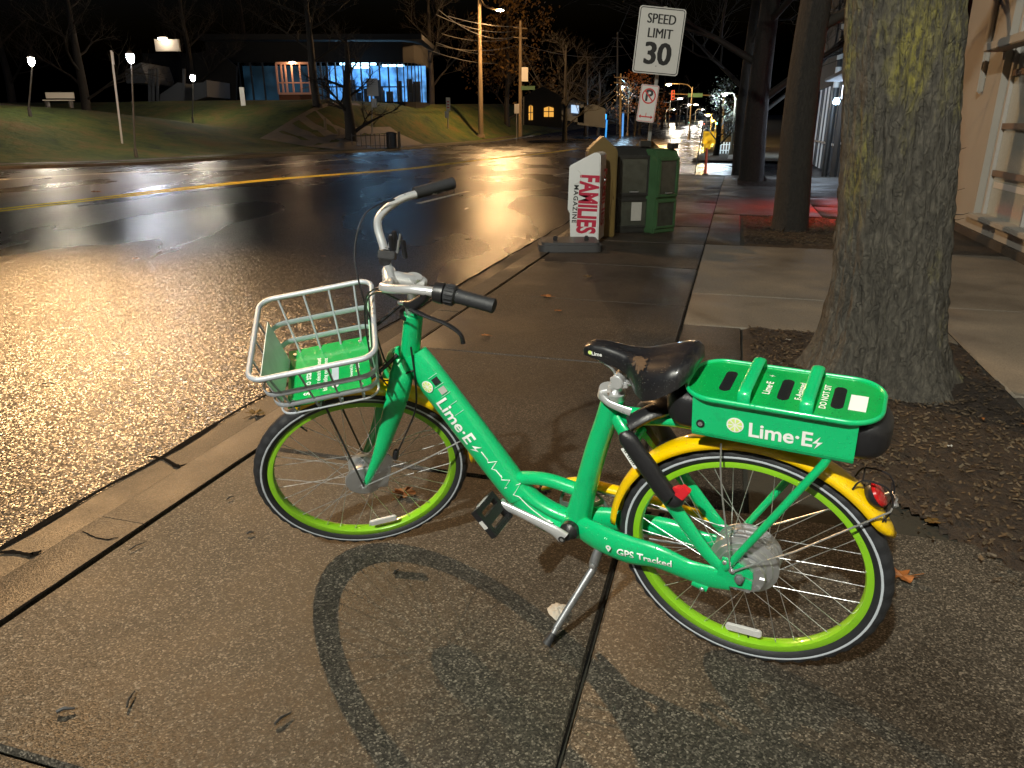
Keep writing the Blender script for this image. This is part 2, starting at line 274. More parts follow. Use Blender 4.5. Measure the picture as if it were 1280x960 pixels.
# ------------------------------------------------------------------ mesh builder
class MB:
    def __init__(s): s.v = []; s.f = []
    def add(s, vs, fs):
        o = len(s.v); s.v += [Vector(x) for x in vs]; s.f += [tuple(i+o for i in f) for f in fs]
    def tube(s, pts, rad, seg=12, up=None, caps=True, closed=False):
        """rad: number, or per point number / (r_along_ref, r_across). ref = up projected"""
        P = [Vector(p) for p in pts]; n = len(P)
        if not isinstance(rad, list): rad = [rad]*n
        rings = []; pu = None
        for i in range(n):
            if closed: t = P[(i+1) % n]-P[i-1]
            else: t = P[min(n-1, i+1)]-P[max(0, i-1)]
            t.normalize()
            if up is not None: ref = Vector(up)
            elif pu is not None: ref = pu
            else: ref = Vector((0, 0, 1)) if abs(t.z) < .9 else Vector((1, 0, 0))
            a = ref-t*ref.dot(t)
            if a.length < 1e-6: a = t.orthogonal()
            a.normalize(); b = t.cross(a); pu = a
            r = rad[i]; ra, rb = (r if isinstance(r, tuple) else (r, r))
            rings.append([P[i]+a*ra*math.cos(2*math.pi*k/seg)+b*rb*math.sin(2*math.pi*k/seg) for k in range(seg)])
        vs = [v for r_ in rings for v in r_]; fs = []
        m = n if closed else n-1
        for i in range(m):
            j = (i+1) % n
            for k in range(seg):
                k2 = (k+1) % seg; fs.append((i*seg+k, i*seg+k2, j*seg+k2, j*seg+k))
        if caps and not closed: fs.append(tuple(range(seg))[::-1]); fs.append(tuple((n-1)*seg+k for k in range(seg)))
        s.add(vs, fs)
    def cyl(s, p0, p1, r0, r1=None, seg=14): s.tube([p0, p1], [r0, r0 if r1 is None else r1], seg)
    def box(s, c, size, mat=None):
        """c centre, size full, mat 3x3 rotation"""
        mat = mat or Matrix.Identity(3); c = Vector(c); h = Vector(size)/2; vs = []
        for x in (-1, 1):
            for y in (-1, 1):
                for z in (-1, 1): vs.append(c+mat@Vector((h.x*x, h.y*y, h.z*z)))
        s.add(vs, [(0, 1, 3, 2), (4, 6, 7, 5), (0, 4, 5, 1), (2, 3, 7, 6), (0, 2, 6, 4), (1, 5, 7, 3)])
    def prism(s, poly, d):
        """poly list of 3D points (planar), d extrusion vector"""
        d = Vector(d); P = [Vector(p) for p in poly]; n = len(P)
        s.add(P+[p+d for p in P], [tuple(range(n))[::-1], tuple(range(n, 2*n))]+[(i, (i+1) % n, n+(i+1) % n, n+i) for i in range(n)])
    def lathe(s, prof, origin, axis, seg=48, closed=False):
        """prof list of (radius, height along axis)"""
        ax = Vector(axis).normalized(); a = ax.orthogonal().normalized(); b = ax.cross(a); o = Vector(origin); n = len(prof); vs = []
        for (r, h) in prof:
            for k in range(seg):
                t = 2*math.pi*k/seg; vs.append(o+ax*h+(a*math.cos(t)+b*math.sin(t))*max(r, 1e-4))
        fs = []
        for i in range(n if closed else n-1):
            j = (i+1) % n
            for k in range(seg):
                k2 = (k+1) % seg; fs.append((i*seg+k, j*seg+k, j*seg+k2, i*seg+k2))
        s.add(vs, fs)
    def build(s, name, mat, parent=None, smooth=True, bevel=0, angle=40, fix=True):
        me = bpy.data.meshes.new(name); bm = bmesh.new()
        vv = [bm.verts.new(v) for v in s.v]
        for f in s.f:
            try: bm.faces.new([vv[i] for i in f])
            except ValueError: pass
        if fix: bmesh.ops.recalc_face_normals(bm, faces=bm.faces)
        if bevel:
            es = [e for e in bm.edges if e.is_manifold and e.calc_face_angle(0) > R(30)]
            bmesh.ops.bevel(bm, geom=es, offset=bevel, segments=2, affect='EDGES', clamp_overlap=True)
        bm.to_mesh(me); bm.free()
        me.materials.append(mat)
        if smooth:
            for p in me.polygons: p.use_smooth = True
            me.set_sharp_from_angle(angle=R(angle))
        o = bpy.data.objects.new(name, me); COL.objects.link(o)
        if parent: o.parent = parent
        return o
def tag(o, label=None, cat=None, group=None, kind=None):
    if label: o['label'] = label
    if cat: o['category'] = cat
    if group: o['group'] = group
    if kind: o['kind'] = kind
    return o
def empty(name, loc, rotz=0, **k):
    e = bpy.data.objects.new(name, None); COL.objects.link(e); e.location = loc; e.rotation_euler = (0, 0, rotz); e.empty_display_size = .1
    return tag(e, **k)
def copy_tree(o, parent=None):
    c = o.copy(); COL.objects.link(c)
    if parent: c.parent = parent
    for ch in [x for x in bpy.data.objects if x.parent == o]: copy_tree(ch, c)
    return c
def smooth_path(pts, n=6, closed=False):
    P = [Vector(p) for p in pts]; out = []; N = len(P)
    for i in range(N if closed else N-1):
        p0 = P[i-1] if (i > 0 or closed) else P[i]; p1 = P[i]; p2 = P[(i+1) % N]; p3 = P[(i+2) % N] if (i+2 < N or closed) else p2
        for k in range(n):
            t = k/n; out.append(.5*((2*p1)+(-p0+p2)*t+(2*p0-5*p1+4*p2-p3)*t*t+(-p0+3*p1-3*p2+p3)*t**3))
    if not closed: out.append(P[-1])
    return out
def lerp_list(vals, n):
    out = []
    for i in range(len(vals)-1):
        for k in range(n):
            t = k/n; a, b = vals[i], vals[i+1]
            out.append(tuple(x+(y-x)*t for x, y in zip(a, b)) if isinstance(a, tuple) else a+(b-a)*t)
    out.append(vals[-1]); return out
def text_mesh(name, txt, size, mat, parent, mapf, fat=0.0, align='CENTER', cuts=0, spacing=1.0):
    """lettering as a flat mesh; mapf(x, y) -> point in parent space"""
    cu = bpy.data.curves.new(name, 'FONT'); cu.body = txt; cu.size = size; cu.align_x = align; cu.align_y = 'CENTER'; cu.offset = fat; cu.resolution_u = 3; cu.space_character = spacing
    tmp = bpy.data.objects.new(name+'_tmp', cu); COL.objects.link(tmp)
    dg = bpy.context.evaluated_depsgraph_get(); dg.update()
    me = bpy.data.meshes.new_from_object(tmp.evaluated_get(dg)); bpy.data.objects.remove(tmp); bpy.data.curves.remove(cu)
    if cuts:
        bm = bmesh.new(); bm.from_mesh(me); ys = [v.co.y for v in bm.verts]; lo, hi = min(ys), max(ys)
        for k in range(1, cuts+1):
            g = bm.verts[:]+bm.edges[:]+bm.faces[:]
            bmesh.ops.bisect_plane(bm, geom=g, plane_co=(0, lo+(hi-lo)*k/(cuts+1), 0), plane_no=(0, 1, 0))
        bm.to_mesh(me); bm.free()
    for v in me.vertices: v.co = mapf(v.co.x, v.co.y)
    me.materials.clear(); me.materials.append(mat); me.name = name
    o = bpy.data.objects.new(name, me); COL.objects.link(o); o.parent = parent
    return o
def polyplane(name, poly2, mapf, mat, parent, th=0):
    mb = MB(); P6 = [mapf(x, y) for x, y in poly2]; mb.add(P6, [(0, 1, 2, 5), (2, 3, 4, 5)] if len(P6) == 6 else [tuple(range(len(poly2)))]); return mb.build(name, mat, parent, smooth=False, fix=False)
BOLT = [(.18, .55), (-.36, -.10), (.02, -.04), (-.18, -.55), (.36, .10), (-.02, .04)]

# ------------------------------------------------------------------ lamps (lights)
def point_light(parent, loc, col, power, radius=.12, spot=None):
    d = bpy.data.lights.new('bulb_light', 'POINT'); d.color = col; d.energy = power; d.shadow_soft_size = radius
    o = bpy.data.objects.new('bulb_light', d); COL.objects.link(o); o.location = loc; o.parent = parent
    return o

# ================================================================== SETTING
def sheet(name, mat, s_list, l_list, zf, kind='structure', mask=None):
    mb = MB(); ns, nl = len(s_list), len(l_list)
    mb.add([SP(s, l, zf(s, l)) for s in s_list for l in l_list],
           [(i*nl+j, i*nl+j+1, (i+1)*nl+j+1, (i+1)*nl+j) for i in range(ns-1) for j in range(nl-1) if not mask or mask(s_list[i], l_list[j])])
    o = mb.build(name, mat, fix=False)
    # normals up
    me = o.data
    if me.polygons and me.polygons[0].normal.z < 0: me.flip_normals()
    return tag(o, kind=kind)
def rng(a, b, st):
    n = max(1, int(round((b-a)/st))); return [a+(b-a)*i/n for i in range(n+1)]
S_ALL = rng(-30, 60, 2)+rng(62, 140, 4)[0:]+rng(150, 620, 15)
sheet('ground', M['ground'], [-400, -30]+rng(-26, 140, 4)+rng(150, 700, 25), [-400, -60, -20, -3.0, 1.9, 2.2, 26, 27, 40, 60, 400], lambda s, l: zr(s)-.05+(.0 if l < 27 else 0))
sheet('road', M['road'], S_ALL, [2.165, 6, 10, 14, 18, 22, 26.0], lambda s, l: zr(s))
sheet('side_street', M['road'], rng(27, 39, 2), [-60, -20, -8, -3, 0, 2.17], lambda s, l: zr(s)+.012)
# markings follow the road 4 mm up
def marking(name, l0, l1, a, b, mat): sheet(name, mat, rng(a, b, 2), [l0, l1], lambda s, l: zr(s)+.005)
marking('yellow_line', 12.72, 12.91, -20, 64, M['paint_y']); marking('yellow_line', 13.05, 13.24, -20, 64, M['paint_y'])
marking('edge_line', 20.1, 20.24, -20, 40, M['paint_w'])
for k in range(9): marking('lane_dash', 5.96, 6.09, 14.0+k*12.2-0*k, 17.0+k*12.2, M['paint_w'])
# gutter and kerbs
sheet('gutter', M['kerbm'], rng(-20, 26, 2), [2.165, 2.50], lambda s, l: zr(s)+.006)
# tar seam between gutter and asphalt: a slightly wavy dark strip
mb = MB(); pts = rng(-4, 26, .12); vs = []
for s in pts:
    w = .011+.020*max(0, noise.noise(Vector((s*2.3, 0, 4)))); c = 2.505+.03*noise.noise(Vector((s*1.7, 3, 1)))
    vs += [SP(s, c-w, zr(s)+.010), SP(s, c+w, zr(s)+.010)]
mb.add(vs, [(2*i, 2*i+1, 2*i+3, 2*i+2) for i in range(len(pts)-1)])
tag(mb.build('tar_seam', M['tar'], fix=False), kind='structure')
def seam(l, w, sa_, sb_, zoff=.004, name='joint'):
    mb = MB(); pts = rng(sa_, sb_, .06); vs = []
    for s in pts:
        ww = w*(.45+1.1*abs(noise.noise(Vector((s*5.3, l, 7)))))+w*.5*max(0, noise.noise(Vector((s*21, l, 2)))); c = l+.4*w*noise.noise(Vector((s*3.1, l*3, 1)))
        vs += [SP(s, c-ww, zs2(s)+zoff), SP(s, c+ww, zs2(s)+zoff)]
    mb.add(vs, [(2*i, 2*i+1, 2*i+3, 2*i+2) for i in range(len(pts)-1)]); tag(mb.build(name, M['tar'], fix=False), kind='structure')
zs2 = lambda s: zr(s)+.13
seam(1.940, .0065, -6, 17); seam(.26, .0042, -6, 17)
def kerb(name, la, lb, s0, s1, step, inward):
    mb = MB(); s = s0
    while s < s1:
        e = s+step*random.uniform(.9, 1.08); g = .006
        a, b = s+g, e-g; jl = random.uniform(-.006, .006); jz = random.uniform(-.004, .004)
        zs = [zr(a), zr(b)]
        prof = lambda zz: [(la+jl, zz-.3), (la+jl, zz+.128+jz), (lb+jl-.03*inward, zz+.128+jz), (lb+jl-.008*inward, zz+.116+jz), (lb+jl, zz+.09+jz), (lb+jl+.012*inward, zz-.3)]
        n = 6; vs = []
        for i in range(7):
            ss = a+(b-a)*i/6; vs += [SP(ss, l+.003*noise.noise(Vector((ss*5, l, 0))), z+.003*noise.noise(Vector((ss*4, l*3, 2)))) for l, z in prof(zs[0]+(zs[1]-zs[0])*i/6)]
        fs = [(i*n+k, i*n+(k+1) % n, (i+1)*n+(k+1) % n, (i+1)*n+k) for i in range(6) for k in range(n)]+[tuple(range(n)), tuple(6*n+k for k in range(n))]
        mb.add(vs, fs); s = e
    return tag(mb.build(name, M['kerbm'], angle=60), kind='structure')
kerb('kerb', 1.945, 2.165, -10.33, 26, 1.83, 1)
kerb('far_kerb', 26.25, 26.0, -30, 100, 3, -1)
# sidewalk slabs
zs_ = lambda s: zr(s)+.13
def slabs(name, mat, lst):
    mb = MB()
    for (l0, l1, s0, s1) in lst:
        g = .006; nl = max(1, int((l1-l0)/.4)); ns = max(1, int((s1-s0)/.4)); dz = random.uniform(-.003, .003)
        L = [l0+g+(l1-l0-2*g)*i/nl for i in range(nl+1)]; S_ = [s0+g+(s1-s0-2*g)*i/ns for i in range(ns+1)]
        ch = .008
        L2 = [L[0]]+[L[0]+ch]+L[1:-1]+[L[-1]-ch]+[L[-1]]; S2 = [S_[0]]+[S_[0]+ch]+S_[1:-1]+[S_[-1]-ch]+[S_[-1]]
        n2 = len(L2); vs = []
        for i, s in enumerate(S2):
            for j, l in enumerate(L2):
                e = (i in (0, len(S2)-1)) or (j in (0, n2-1))
                vs.append(SP(s, l+.002*noise.noise(Vector((s*6, l*6, 1)))*e, zs_(s)+dz-(.014 if e else 0)+.002*noise.noise(Vector((s*1.3, l*1.3, 0)))))
        mb.add(vs, [(i*n2+j, i*n2+j+1, (i+1)*n2+j+1, (i+1)*n2+j) for i in range(len(S2)-1) for j in range(n2-1)])
    o = mb.build(name, mat, fix=False, angle=60)
    for p in o.data.polygons[:1]:
        if p.normal.z < 0: o.data.flip_normals()
    return tag(o, kind='structure')
crs = [-7.3, -5.7, -4.0, -2.36, -.7, .95, 2.6, 4.26, 5.92, 7.6, 9.27, 10.9, 12.6, 14.3, 16, 17.7, 19.4, 21.1, 22.8, 24.5]
slabs('sidewalk', M['walk'], [(.26, 1.935, a, b) for a, b in zip(crs, crs[1:]) if b <= 2.7 or False]+[(-1.55, .26, a, b) for a, b in zip(crs, crs[1:]) if b <= 2.7]+[(-3.2, -1.55, a, b) for a, b in zip(crs, crs[1:]) if b <= 3])
slabs('brown_sidewalk', M['walk_b'], [(.26, 1.935, a, b) for a, b in zip(crs, crs[1:]) if b > 2.7]+[(-.16, .26, 2.6, 4.26), (-.16, .26, 4.26, 5.36)]+[(-1.4, .26, a, b) for a, b in zip(crs, crs[1:]) if a > 12]+[(-.16, .26, 9.3, 12.6)])  # darker brown concrete than the near slabs
slabs('light_paving', M['walk_light'], [(-1.55, .26, 5.36, 6.45), (-1.55, .26, 6.45, 9.3), (-3.2, -1.55, 2.6, 4.3), (-3.2, -1.55, 4.3, 6.45), (-3.2, -1.55, 6.45, 9.3)])
slabs('dark_paving', M['walk_b'], [(-3.2, -1.55, 9.3, 12.4)]+[(-3.2, -1.4, a, b) for a, b in zip(crs, crs[1:]) if a > 12]+[(-6, -3.2, 12.6, 16), (-6, -3.2, 16, 20)])
sheet('joint_filler', M['ground'], rng(-8, 26, 2), [-6, 1.95], lambda s, l: zs_(s)-.02)
# tree pits (mulch): lumpy patches, with mulch spilled over the near paving
def pit(name, poly, z0, hump):
    (smin, smax), (lmin, lmax) = (min(p[0] for p in poly), max(p[0] for p in poly)), (min(p[1] for p in poly), max(p[1] for p in poly))
    def inside(s, l):
        c = False; n = len(poly)
        for i in range(n):
            (a, b), (e, f) = poly[i], poly[i-1]
            if (b > l) != (f > l) and s < (e-a)*(l-b)/(f-b)+a: c = not c
        return c
    st = .025; S_ = rng(smin-.1, smax+.1, st); L_ = rng(lmin, lmax, st); mb = MB(); nl = len(L_); vs = []
    for s in S_:
        for l in L_:
            fr_ = sum(inside(s+.05*noise.noise(Vector((s*5, l*5, 8)))+.045*math.cos(k_*.785), l+.06*noise.noise(Vector((s*5, l*5, 3)))+.045*math.sin(k_*.785)) for k_ in range(8))/8
            h = .5*noise.noise(Vector((s*9, l*9, 0)))+.5*noise.noise(Vector((s*23, l*23, 5)))+.35*noise.noise(Vector((s*55, l*55, 5)))
            vs.append(SP(s, l, zs_(s)-.02+(.02+z0+h*hump)*min(1, fr_*1.35)))
    def ok(s, l):
        return inside(s+.05*noise.noise(Vector((s*5, l*5, 8))), l+.06*noise.noise(Vector((s*5, l*5, 3)))) or inside(s+.04, l) or inside(s-.04, l) or inside(s, l-.04) or inside(s, l+.04)
    mb.add(vs, [(i*nl+j, i*nl+j+1, (i+1)*nl+j+1, (i+1)*nl+j) for i in range(len(S_)-1) for j in range(nl-1) if ok(S_[i], L_[j])])
    o = mb.build(name, M['soil'], fix=False, smooth=True, angle=180)
    if o.data.polygons[0].normal.z < 0: o.data.flip_normals()
    return tag(o, kind='structure')
pit('soil_bed', [(2.42, -1.06), (2.72, -.84), (3.0, -.62), (3.4, -.34), (3.8, -.22), (4.4, -.19), (5.33, -.16), (5.33, -1.5), (2.2, -1.55), (2.3, -1.3)], .020, .020)
pit('soil_bed', [(9.35, -.2), (12.4, -.2), (12.4, -1.5), (9.35, -1.5)], .006, .03)
pit('soil_bed', [(19.0, -.1), (22.6, -.1), (22.6, -1.38), (19.0, -1.38)], .012, .03)
# far bank
sheet('far_bank', M['grass'], rng(-60, 120, 2.5), [26.25, 26.6, 28.2]+rng(29, 46, 1.5)+[52, 60, 80, 130], lambda s, l: far_h(s, l)-.003)
sheet('far_footpath', M['walk_b'], rng(-60, 96, 3), [26.7, 28.1], lambda s, l: far_h(s, l)+.012)
sheet('right_verge', M['ground'], rng(39, 140, 6), [-60, -20, -3, 1.9, 2.1], lambda s, l: zr(s)+.13)
sheet('far_plaza', M['walk_light'], rng(41, 70, 4), [-14, -6, -2, .4], lambda s, l: zr(s)+.14)

# ================================================================== STREET LAMPS that light the scene
def street_lamp(base, height, head, label, col, power, group=None, glow=60, pole=M['pole_metal'], r=.11, prad=.1, cat='street lamp', bulb=.12):
    """cobra-head lamp: base, pole height, head position (world)"""
    base = Vector(base); head = Vector(head)
    e = empty('street_lamp', base, label=label, cat=cat, group=group)
    mb = MB(); mb.tube([(0, 0, 0), (0, 0, height*.5), (0, 0, height)], [r, r*.8, r*.6], 12); mb.tube([(0, 0, 0), (0, 0, .35)], [r*1.7, r*1.4], 12)
    mb.build('pole', pole, e)
    h = head-base; a = MB(); a.tube(smooth_path([(0, 0, height-.3), (h.x*.25, h.y*.25, height+(h.z-height)*.7+.1), (h.x*.9, h.y*.9, h.z+.12)], 5), r*.35, 8); a.build('arm', pole, e)
    d = Vector((h.x, h.y, 0)); d = d.normalized() if d.length > .01 else Vector((1, 0, 0))
    hd = MB(); hd.tube([h-d*.42+Vector((0, 0, .1)), h-d*.2+Vector((0, 0, .11)), h+d*.2+Vector((0, 0, .1)), h+d*.36+Vector((0, 0, .07))], [(.05, .07), (.08, .16), (.09, .17), (.04, .08)], 12, up=(0, 0, 1)); hd.build('lamp_head', pole, e)
    l_ = MB(); l_.lathe([(.001, -.12), (prad*.6, -.10), (prad*.95, -.05), (prad, 0)], h+Vector((0, 0, .03)), (0, 0, 1), 16); l_.build('lens', emis('lamp_glow', col, glow), e)
    if power: point_light(e, h+Vector((0, 0, -.18)), col, power, bulb)
    return e
# sodium lamp over the far lanes to the left (throws the bicycle's long shadow towards us)
LS = Vector((-12.4, 20.6, 11.7))
bs = SP(sl(LS)[0]+.5, 19.5+7.2, 0); bs.z = far_h(*sl(bs))
street_lamp(bs, 12.0, LS, 'tall sodium street lamp reaching over the far lanes from the opposite bank', SODIUM, 0, glow=60)
def hood_light(loc, aim, col, power, size, blend):
    d = bpy.data.lights.new('hood_light', 'SPOT'); d.color = col; d.energy = power; d.spot_size = R(size); d.spot_blend = blend; d.shadow_soft_size = .12
    o = bpy.data.objects.new('hood_light', d); COL.objects.link(o); o.location = loc; o.rotation_euler = (Vector(aim)-Vector(loc)).to_track_quat('-Z', 'Y').to_euler()
hood_light(LS+Vector((0, 0, -.2)), (-2.3, 2.4, 0), SODIUM, 2450, 30, .95)
hood_light(LS+Vector((0, 0, -.2)), (4.6, 8.6, .9), SODIUM, 1000, 31, .9)
hood_light(LS+Vector((0, 0, -.2)), LS+Vector((-5, 4, -10)), SODIUM, 1900, 122, .5)
# neutral lamp behind the camera, on our kerb
LN = Vector((-3.9, -5.6, 8.0))
street_lamp(SP(-6.6, 1.7, 0), 8.2, LN, 'street lamp on our kerb behind the photographer, lighting the bicycle', NEUTRAL, 900, glow=60)

# ================================================================== THE BICYCLE  (local axes: x forward, y left, z up in the leaning frame plane)
BX, BY, BYAW, BLEAN, S0, AL, PHI, OFF, ZAX = .62296, 1.66936, 2.65016, .17558, .97499, 1.2496, .67887, .07426, -.50928
RT = .338
be1 = Vector((math.cos(BYAW), math.sin(BYAW), 0)); bside = Vector((-be1.y, be1.x, 0))
be2 = Vector((0, 0, 1))*math.cos(BLEAN)+bside*math.sin(BLEAN); bn = bside*math.cos(BLEAN)-Vector((0, 0, 1))*math.sin(BLEAN)
bike = empty('bicycle', (BX, BY, 0), label='green step-through rental bicycle with grey front basket and yellow mudguards, leaning on its kickstand', cat='bicycle')
bike.rotation_euler = Matrix((be1, bn, be2)).transposed().to_euler()
bike.location = (BX, BY, .004)
P0 = Vector((S0, 0, .8)); sa, ca = math.sin(AL), math.cos(AL)
AX = Vector((-ca, 0, sa)); GX = Vector((sa*math.cos(PHI), math.sin(PHI), ca*math.cos(PHI))); NX = Vector((-sa*math.sin(PHI), math.cos(PHI), -ca*math.sin(PHI)))
def F(s, z, w=0.0): return Vector((s, w, z))            # frame plane coordinates
def T(g, a, w=0.0): return P0+GX*g+AX*a+NX*w            # steered assembly
FX = GX*sa-AX*ca; UX = GX*ca+AX*sa                      # level forward / up of the steered assembly
def Q(f, u, w=0.0): return P0+FX*f+UX*u+NX*w
LAT = Vector((0, 1, 0))

def wheel(name, C, X, Z, N, hub_r, hub_w, flange_r, flange_w, motor=False, refl_ang=-78, valve=100):
    """C centre, X/Z in-plane axes, N axle direction (left)"""
    def p(r, t, w=0): return C+(X*math.cos(t)+Z*math.sin(t))*r+N*w
    # rim
    prof = [(.276, -.010), (.279, -.0155), (.300, -.0165), (.304, -.013), (.302, 0), (.304, .013), (.300, .0165), (.279, .0155), (.276, .010), (.2745, 0)]
    mb = MB(); mb.lathe(prof, C, N, 96, closed=True); rim = mb.build('wheel', M['lime'], bike, angle=50)
    # tyre with tread knobs
    mb = MB(); seg, ms = 180, 16; vs = []
    for i in range(seg):
        t = 2*math.pi*i/seg
        for j in range(ms):
            a = 2*math.pi*j/ms; out = math.cos(a); side = math.sin(a)
            k = 0.0
            if out > .25: k = (.0024 if ((i//2)+(1 if side > .1 else 0)) % 2 else -.0012) if out < .9 else (.0012 if (i//2) % 2 == 0 else 0)
            r = .0238+k; vs.append(p(.3125+out*r, t, side*r*1.02))
    mb.add(vs, [(i*ms+j, i*ms+(j+1) % ms, ((i+1) % seg)*ms+(j+1) % ms, ((i+1) % seg)*ms+j) for i in range(seg) for j in range(ms)])
    mb.build('tyre', M['rubber'], rim, angle=50)
    for sgn in (1, -1):
        mb = MB(); mb.lathe([(.3098, sgn*.0243), (.3126, sgn*.0252), (.3156, sgn*.0243)], C, N, 120); mb.build('reflective_stripe', M['stripe'], rim)
    # hub
    mb = MB()
    if motor:
        pr = [(.02, -hub_w-.006), (.05, -hub_w), (.078, -.034), (.084, -.030), (.084, -.024), (.080, -.022), (.080, -.010), (.0835, -.008), (.0835, -.003), (.080, -.001), (.080, .008), (.0835, .010), (.0835, .015), (.080, .017), (.080, .022), (.086, .024), (.086, .030), (.074, .034), (.072, .040), (.060, .042), (.058, .048), (.03, .050), (.02, hub_w)]
    else:
        pr = [(.012, -hub_w), (.03, -hub_w+.006), (.046, -.034), (.05, -.030), (.05, -.024), (.042, -.02), (.040, .02), (.05, .024), (.05, .030), (.046, .034), (.03, .040), (.012, hub_w)]
    mb.lathe(pr, C, N, 56); mb.build('hub', M['steel'], rim, angle=25)
    # spokes: 36 crossed
    for i in range(36):
        side = 1 if i % 2 else -1; k = i//2; t = 2*math.pi*i/36; lead = (1 if k % 2 else -1)
        off = lead*(R(24) if motor else R(58))
        a = p(flange_r, t+off, side*flange_w); b = p(.277, t, side*.003)
        m1 = MB(); m1.cyl(a, b, .0010, .0010, 5); m1.cyl(b+(a-b).normalized()*.013, b, .0016, .0018, 6); m1.build('spoke', M['steel'], rim)
    # valve stem
    m1 = MB(); m1.cyl(p(.277, R(valve)), p(.243, R(valve)), .003, .0025, 8); m1.build('valve', M['black'], rim)
    # clear spoke reflector
    t0 = R(refl_ang); m1 = MB(); c = p(.236, t0, .012); tang = (-X*math.sin(t0)+Z*math.cos(t0)); rad = (X*math.cos(t0)+Z*math.sin(t0))
    hh, ww = .0115, .047; poly = [(-ww, -hh*.5), (-ww*.9, -hh), (ww*.9, -hh), (ww, -hh*.5), (ww, hh*.5), (ww*.9, hh), (-ww*.9, hh), (-ww, hh*.5)]
    m1.prism([c+tang*x+rad*(y-.05*x*x*8) for x, y in poly], N*.009); m1.build('spoke_reflector', M['lens'], rim, bevel=.0015)
    return rim
WR = wheel('rear', F(0, RT), Vector((1, 0, 0)), Vector((0, 0, 1)), LAT, .08, .06, .083, .027, motor=True, refl_ang=-93, valve=265)
FC = T(OFF, ZAX)
# world-vertical reference for front wheel
WF = wheel('front', FC, FX, UX, NX, .05, .05, .047, .027, refl_ang=-92, valve=60)

# ---- frame
fm = MB()
dt = smooth_path([F(.950, .770), F(.925, .728), F(.86, .640), F(.77, .522), F(.69, .415), F(.645, .355)], 6)
fm.tube(dt, lerp_list([(.044, .030), (.052, .034), (.052, .036), (.051, .037), (.050, .037), (.046, .036)], 6), 28, up=(1, 0, .7))
fm.tube(smooth_path([F(.66, .375), F(.610, .310), F(.548, .278), F(.478, .292)], 6), lerp_list([(.042, .034), (.034, .030), (.030, .028), (.034, .028)], 6), 20, up=(0, 0, 1))
fm.tube(smooth_path([F(.655, .395), F(.60, .357), F(.545, .334), F(.478, .318)], 6), lerp_list([(.028, .030), (.020, .026), (.018, .025), (.022, .026)], 6), 18, up=(0, 0, 1))
fm.prism([F(.64, .37, -.010), F(.60, .30, -.010), F(.54, .28, -.010), F(.49, .29, -.010), F(.49, .325, -.010), F(.56, .345, -.010)], (0, .02, 0))
fm.tube(smooth_path([F(.668, .410), F(.60, .428), F(.54, .434), F(.46, .424)], 6), [(.0195, .019)]*19, 18)
fm.tube(smooth_path([F(.350, .742), F(.372, .665), F(.40, .575), F(.432, .455), F(.458, .35), F(.462, .315)], 6), lerp_list([.0285, .0285, .0295, .031, .036, .040], 6), 26)
fm.cyl(F(.468, .312, -.036), F(.468, .312, .036), .034, seg=28)
fm.tube(smooth_path([F(.985, .700), F(.958, .79), F(.938, .862), F(.930, .893)], 5), lerp_list([.026, .0275, .0265, .027], 5), 24)
for sg in (1, -1):
    k = .62 if sg > 0 else .45
    fm.tube(smooth_path([F(.445, .312, sg*.020), F(.385, .314, sg*.042), F(.30, .312, sg*.056), F(.215, .318, sg*.060), F(.135, .302, sg*.060), F(.075, .300, sg*.062), F(.025, .305, sg*.064)], 6),
            lerp_list([(.040, .022), (.047*(1 if sg > 0 else .8), .021), (.047*(1 if sg > 0 else .7), .020), (.038*(1 if sg > 0 else .8), .018), (.033, .015), (.036, .010), (.030, .006)], 6), 20, up=(0, 0, 1))
    # dropout plate
    dp = [(.045, .378), (.020, .378), (-.015, .362), (-.030, .350), (-.032, .334), (-.008, .337), (-.002, .330), (-.030, .322), (-.030, .300), (.03, .292), (.06, .30)]
    fm.prism([F(x, z, sg*.064) for x, z in dp], (0, sg*.006, 0))
    # seat stay
    fm.tube(smooth_path([F(.338, .690, sg*.018), F(.300, .655, sg*.040), F(.230, .565, sg*.052), F(.155, .462, sg*.056), F(.085, .372, sg*.060), F(.040, .335, sg*.064)], 6), lerp_list([(.020, .012), (.021, .011), (.021, .011), (.020, .010), (.018, .009), (.014, .006)], 6), 16, up=(0, 0, 1))
    fm.tube([F(-.160, .728, sg*.070), F(-.154, .712, sg*.072), F(.028, .362, sg*.072), F(.036, .346, sg*.068)], [.0095, .0095, .0095, .008], 12)
fm.tube(smooth_path([F(.345, .690), F(.30, .695), F(.22, .706), F(.13, .708), F(-.16, .712)], 4), lerp_list([(.026, .022), (.024, .021), (.020, .020), (.016, .018), (.010, .016)], 4), 20)
fm.tube([F(.285, .640, -.03), F(.285, .640, .03)], .011, 12)
# kickstand boss + adjuster slot
fm.tube([F(.118, .268, .066), F(.078, .258, .066)], [(.010, .005)]*2, 12, up=(0, 0, 1))
frame = fm.build('frame', M['green'], bike, angle=35)
# slot details
for x, z, w, r_ in ((.037, .369, .072, .0062), (.019, .350, .074, .0075), (.090, .262, .073, .006)):
    m1 = MB(); m1.lathe([(r_, 0), (r_, .004), (r_*.6, .006), (.001, .006)], F(x, z, w), LAT, 12); m1.build('bolt', M['steel'], frame)
m1 = MB(); m1.lathe([(.013, 0), (.013, .007), (.009, .008), (.009, .016), (.001, .017)], F(0, .330, .070), LAT, 6); m1.build('axle_nut', M['alu_dark'], frame, smooth=False)
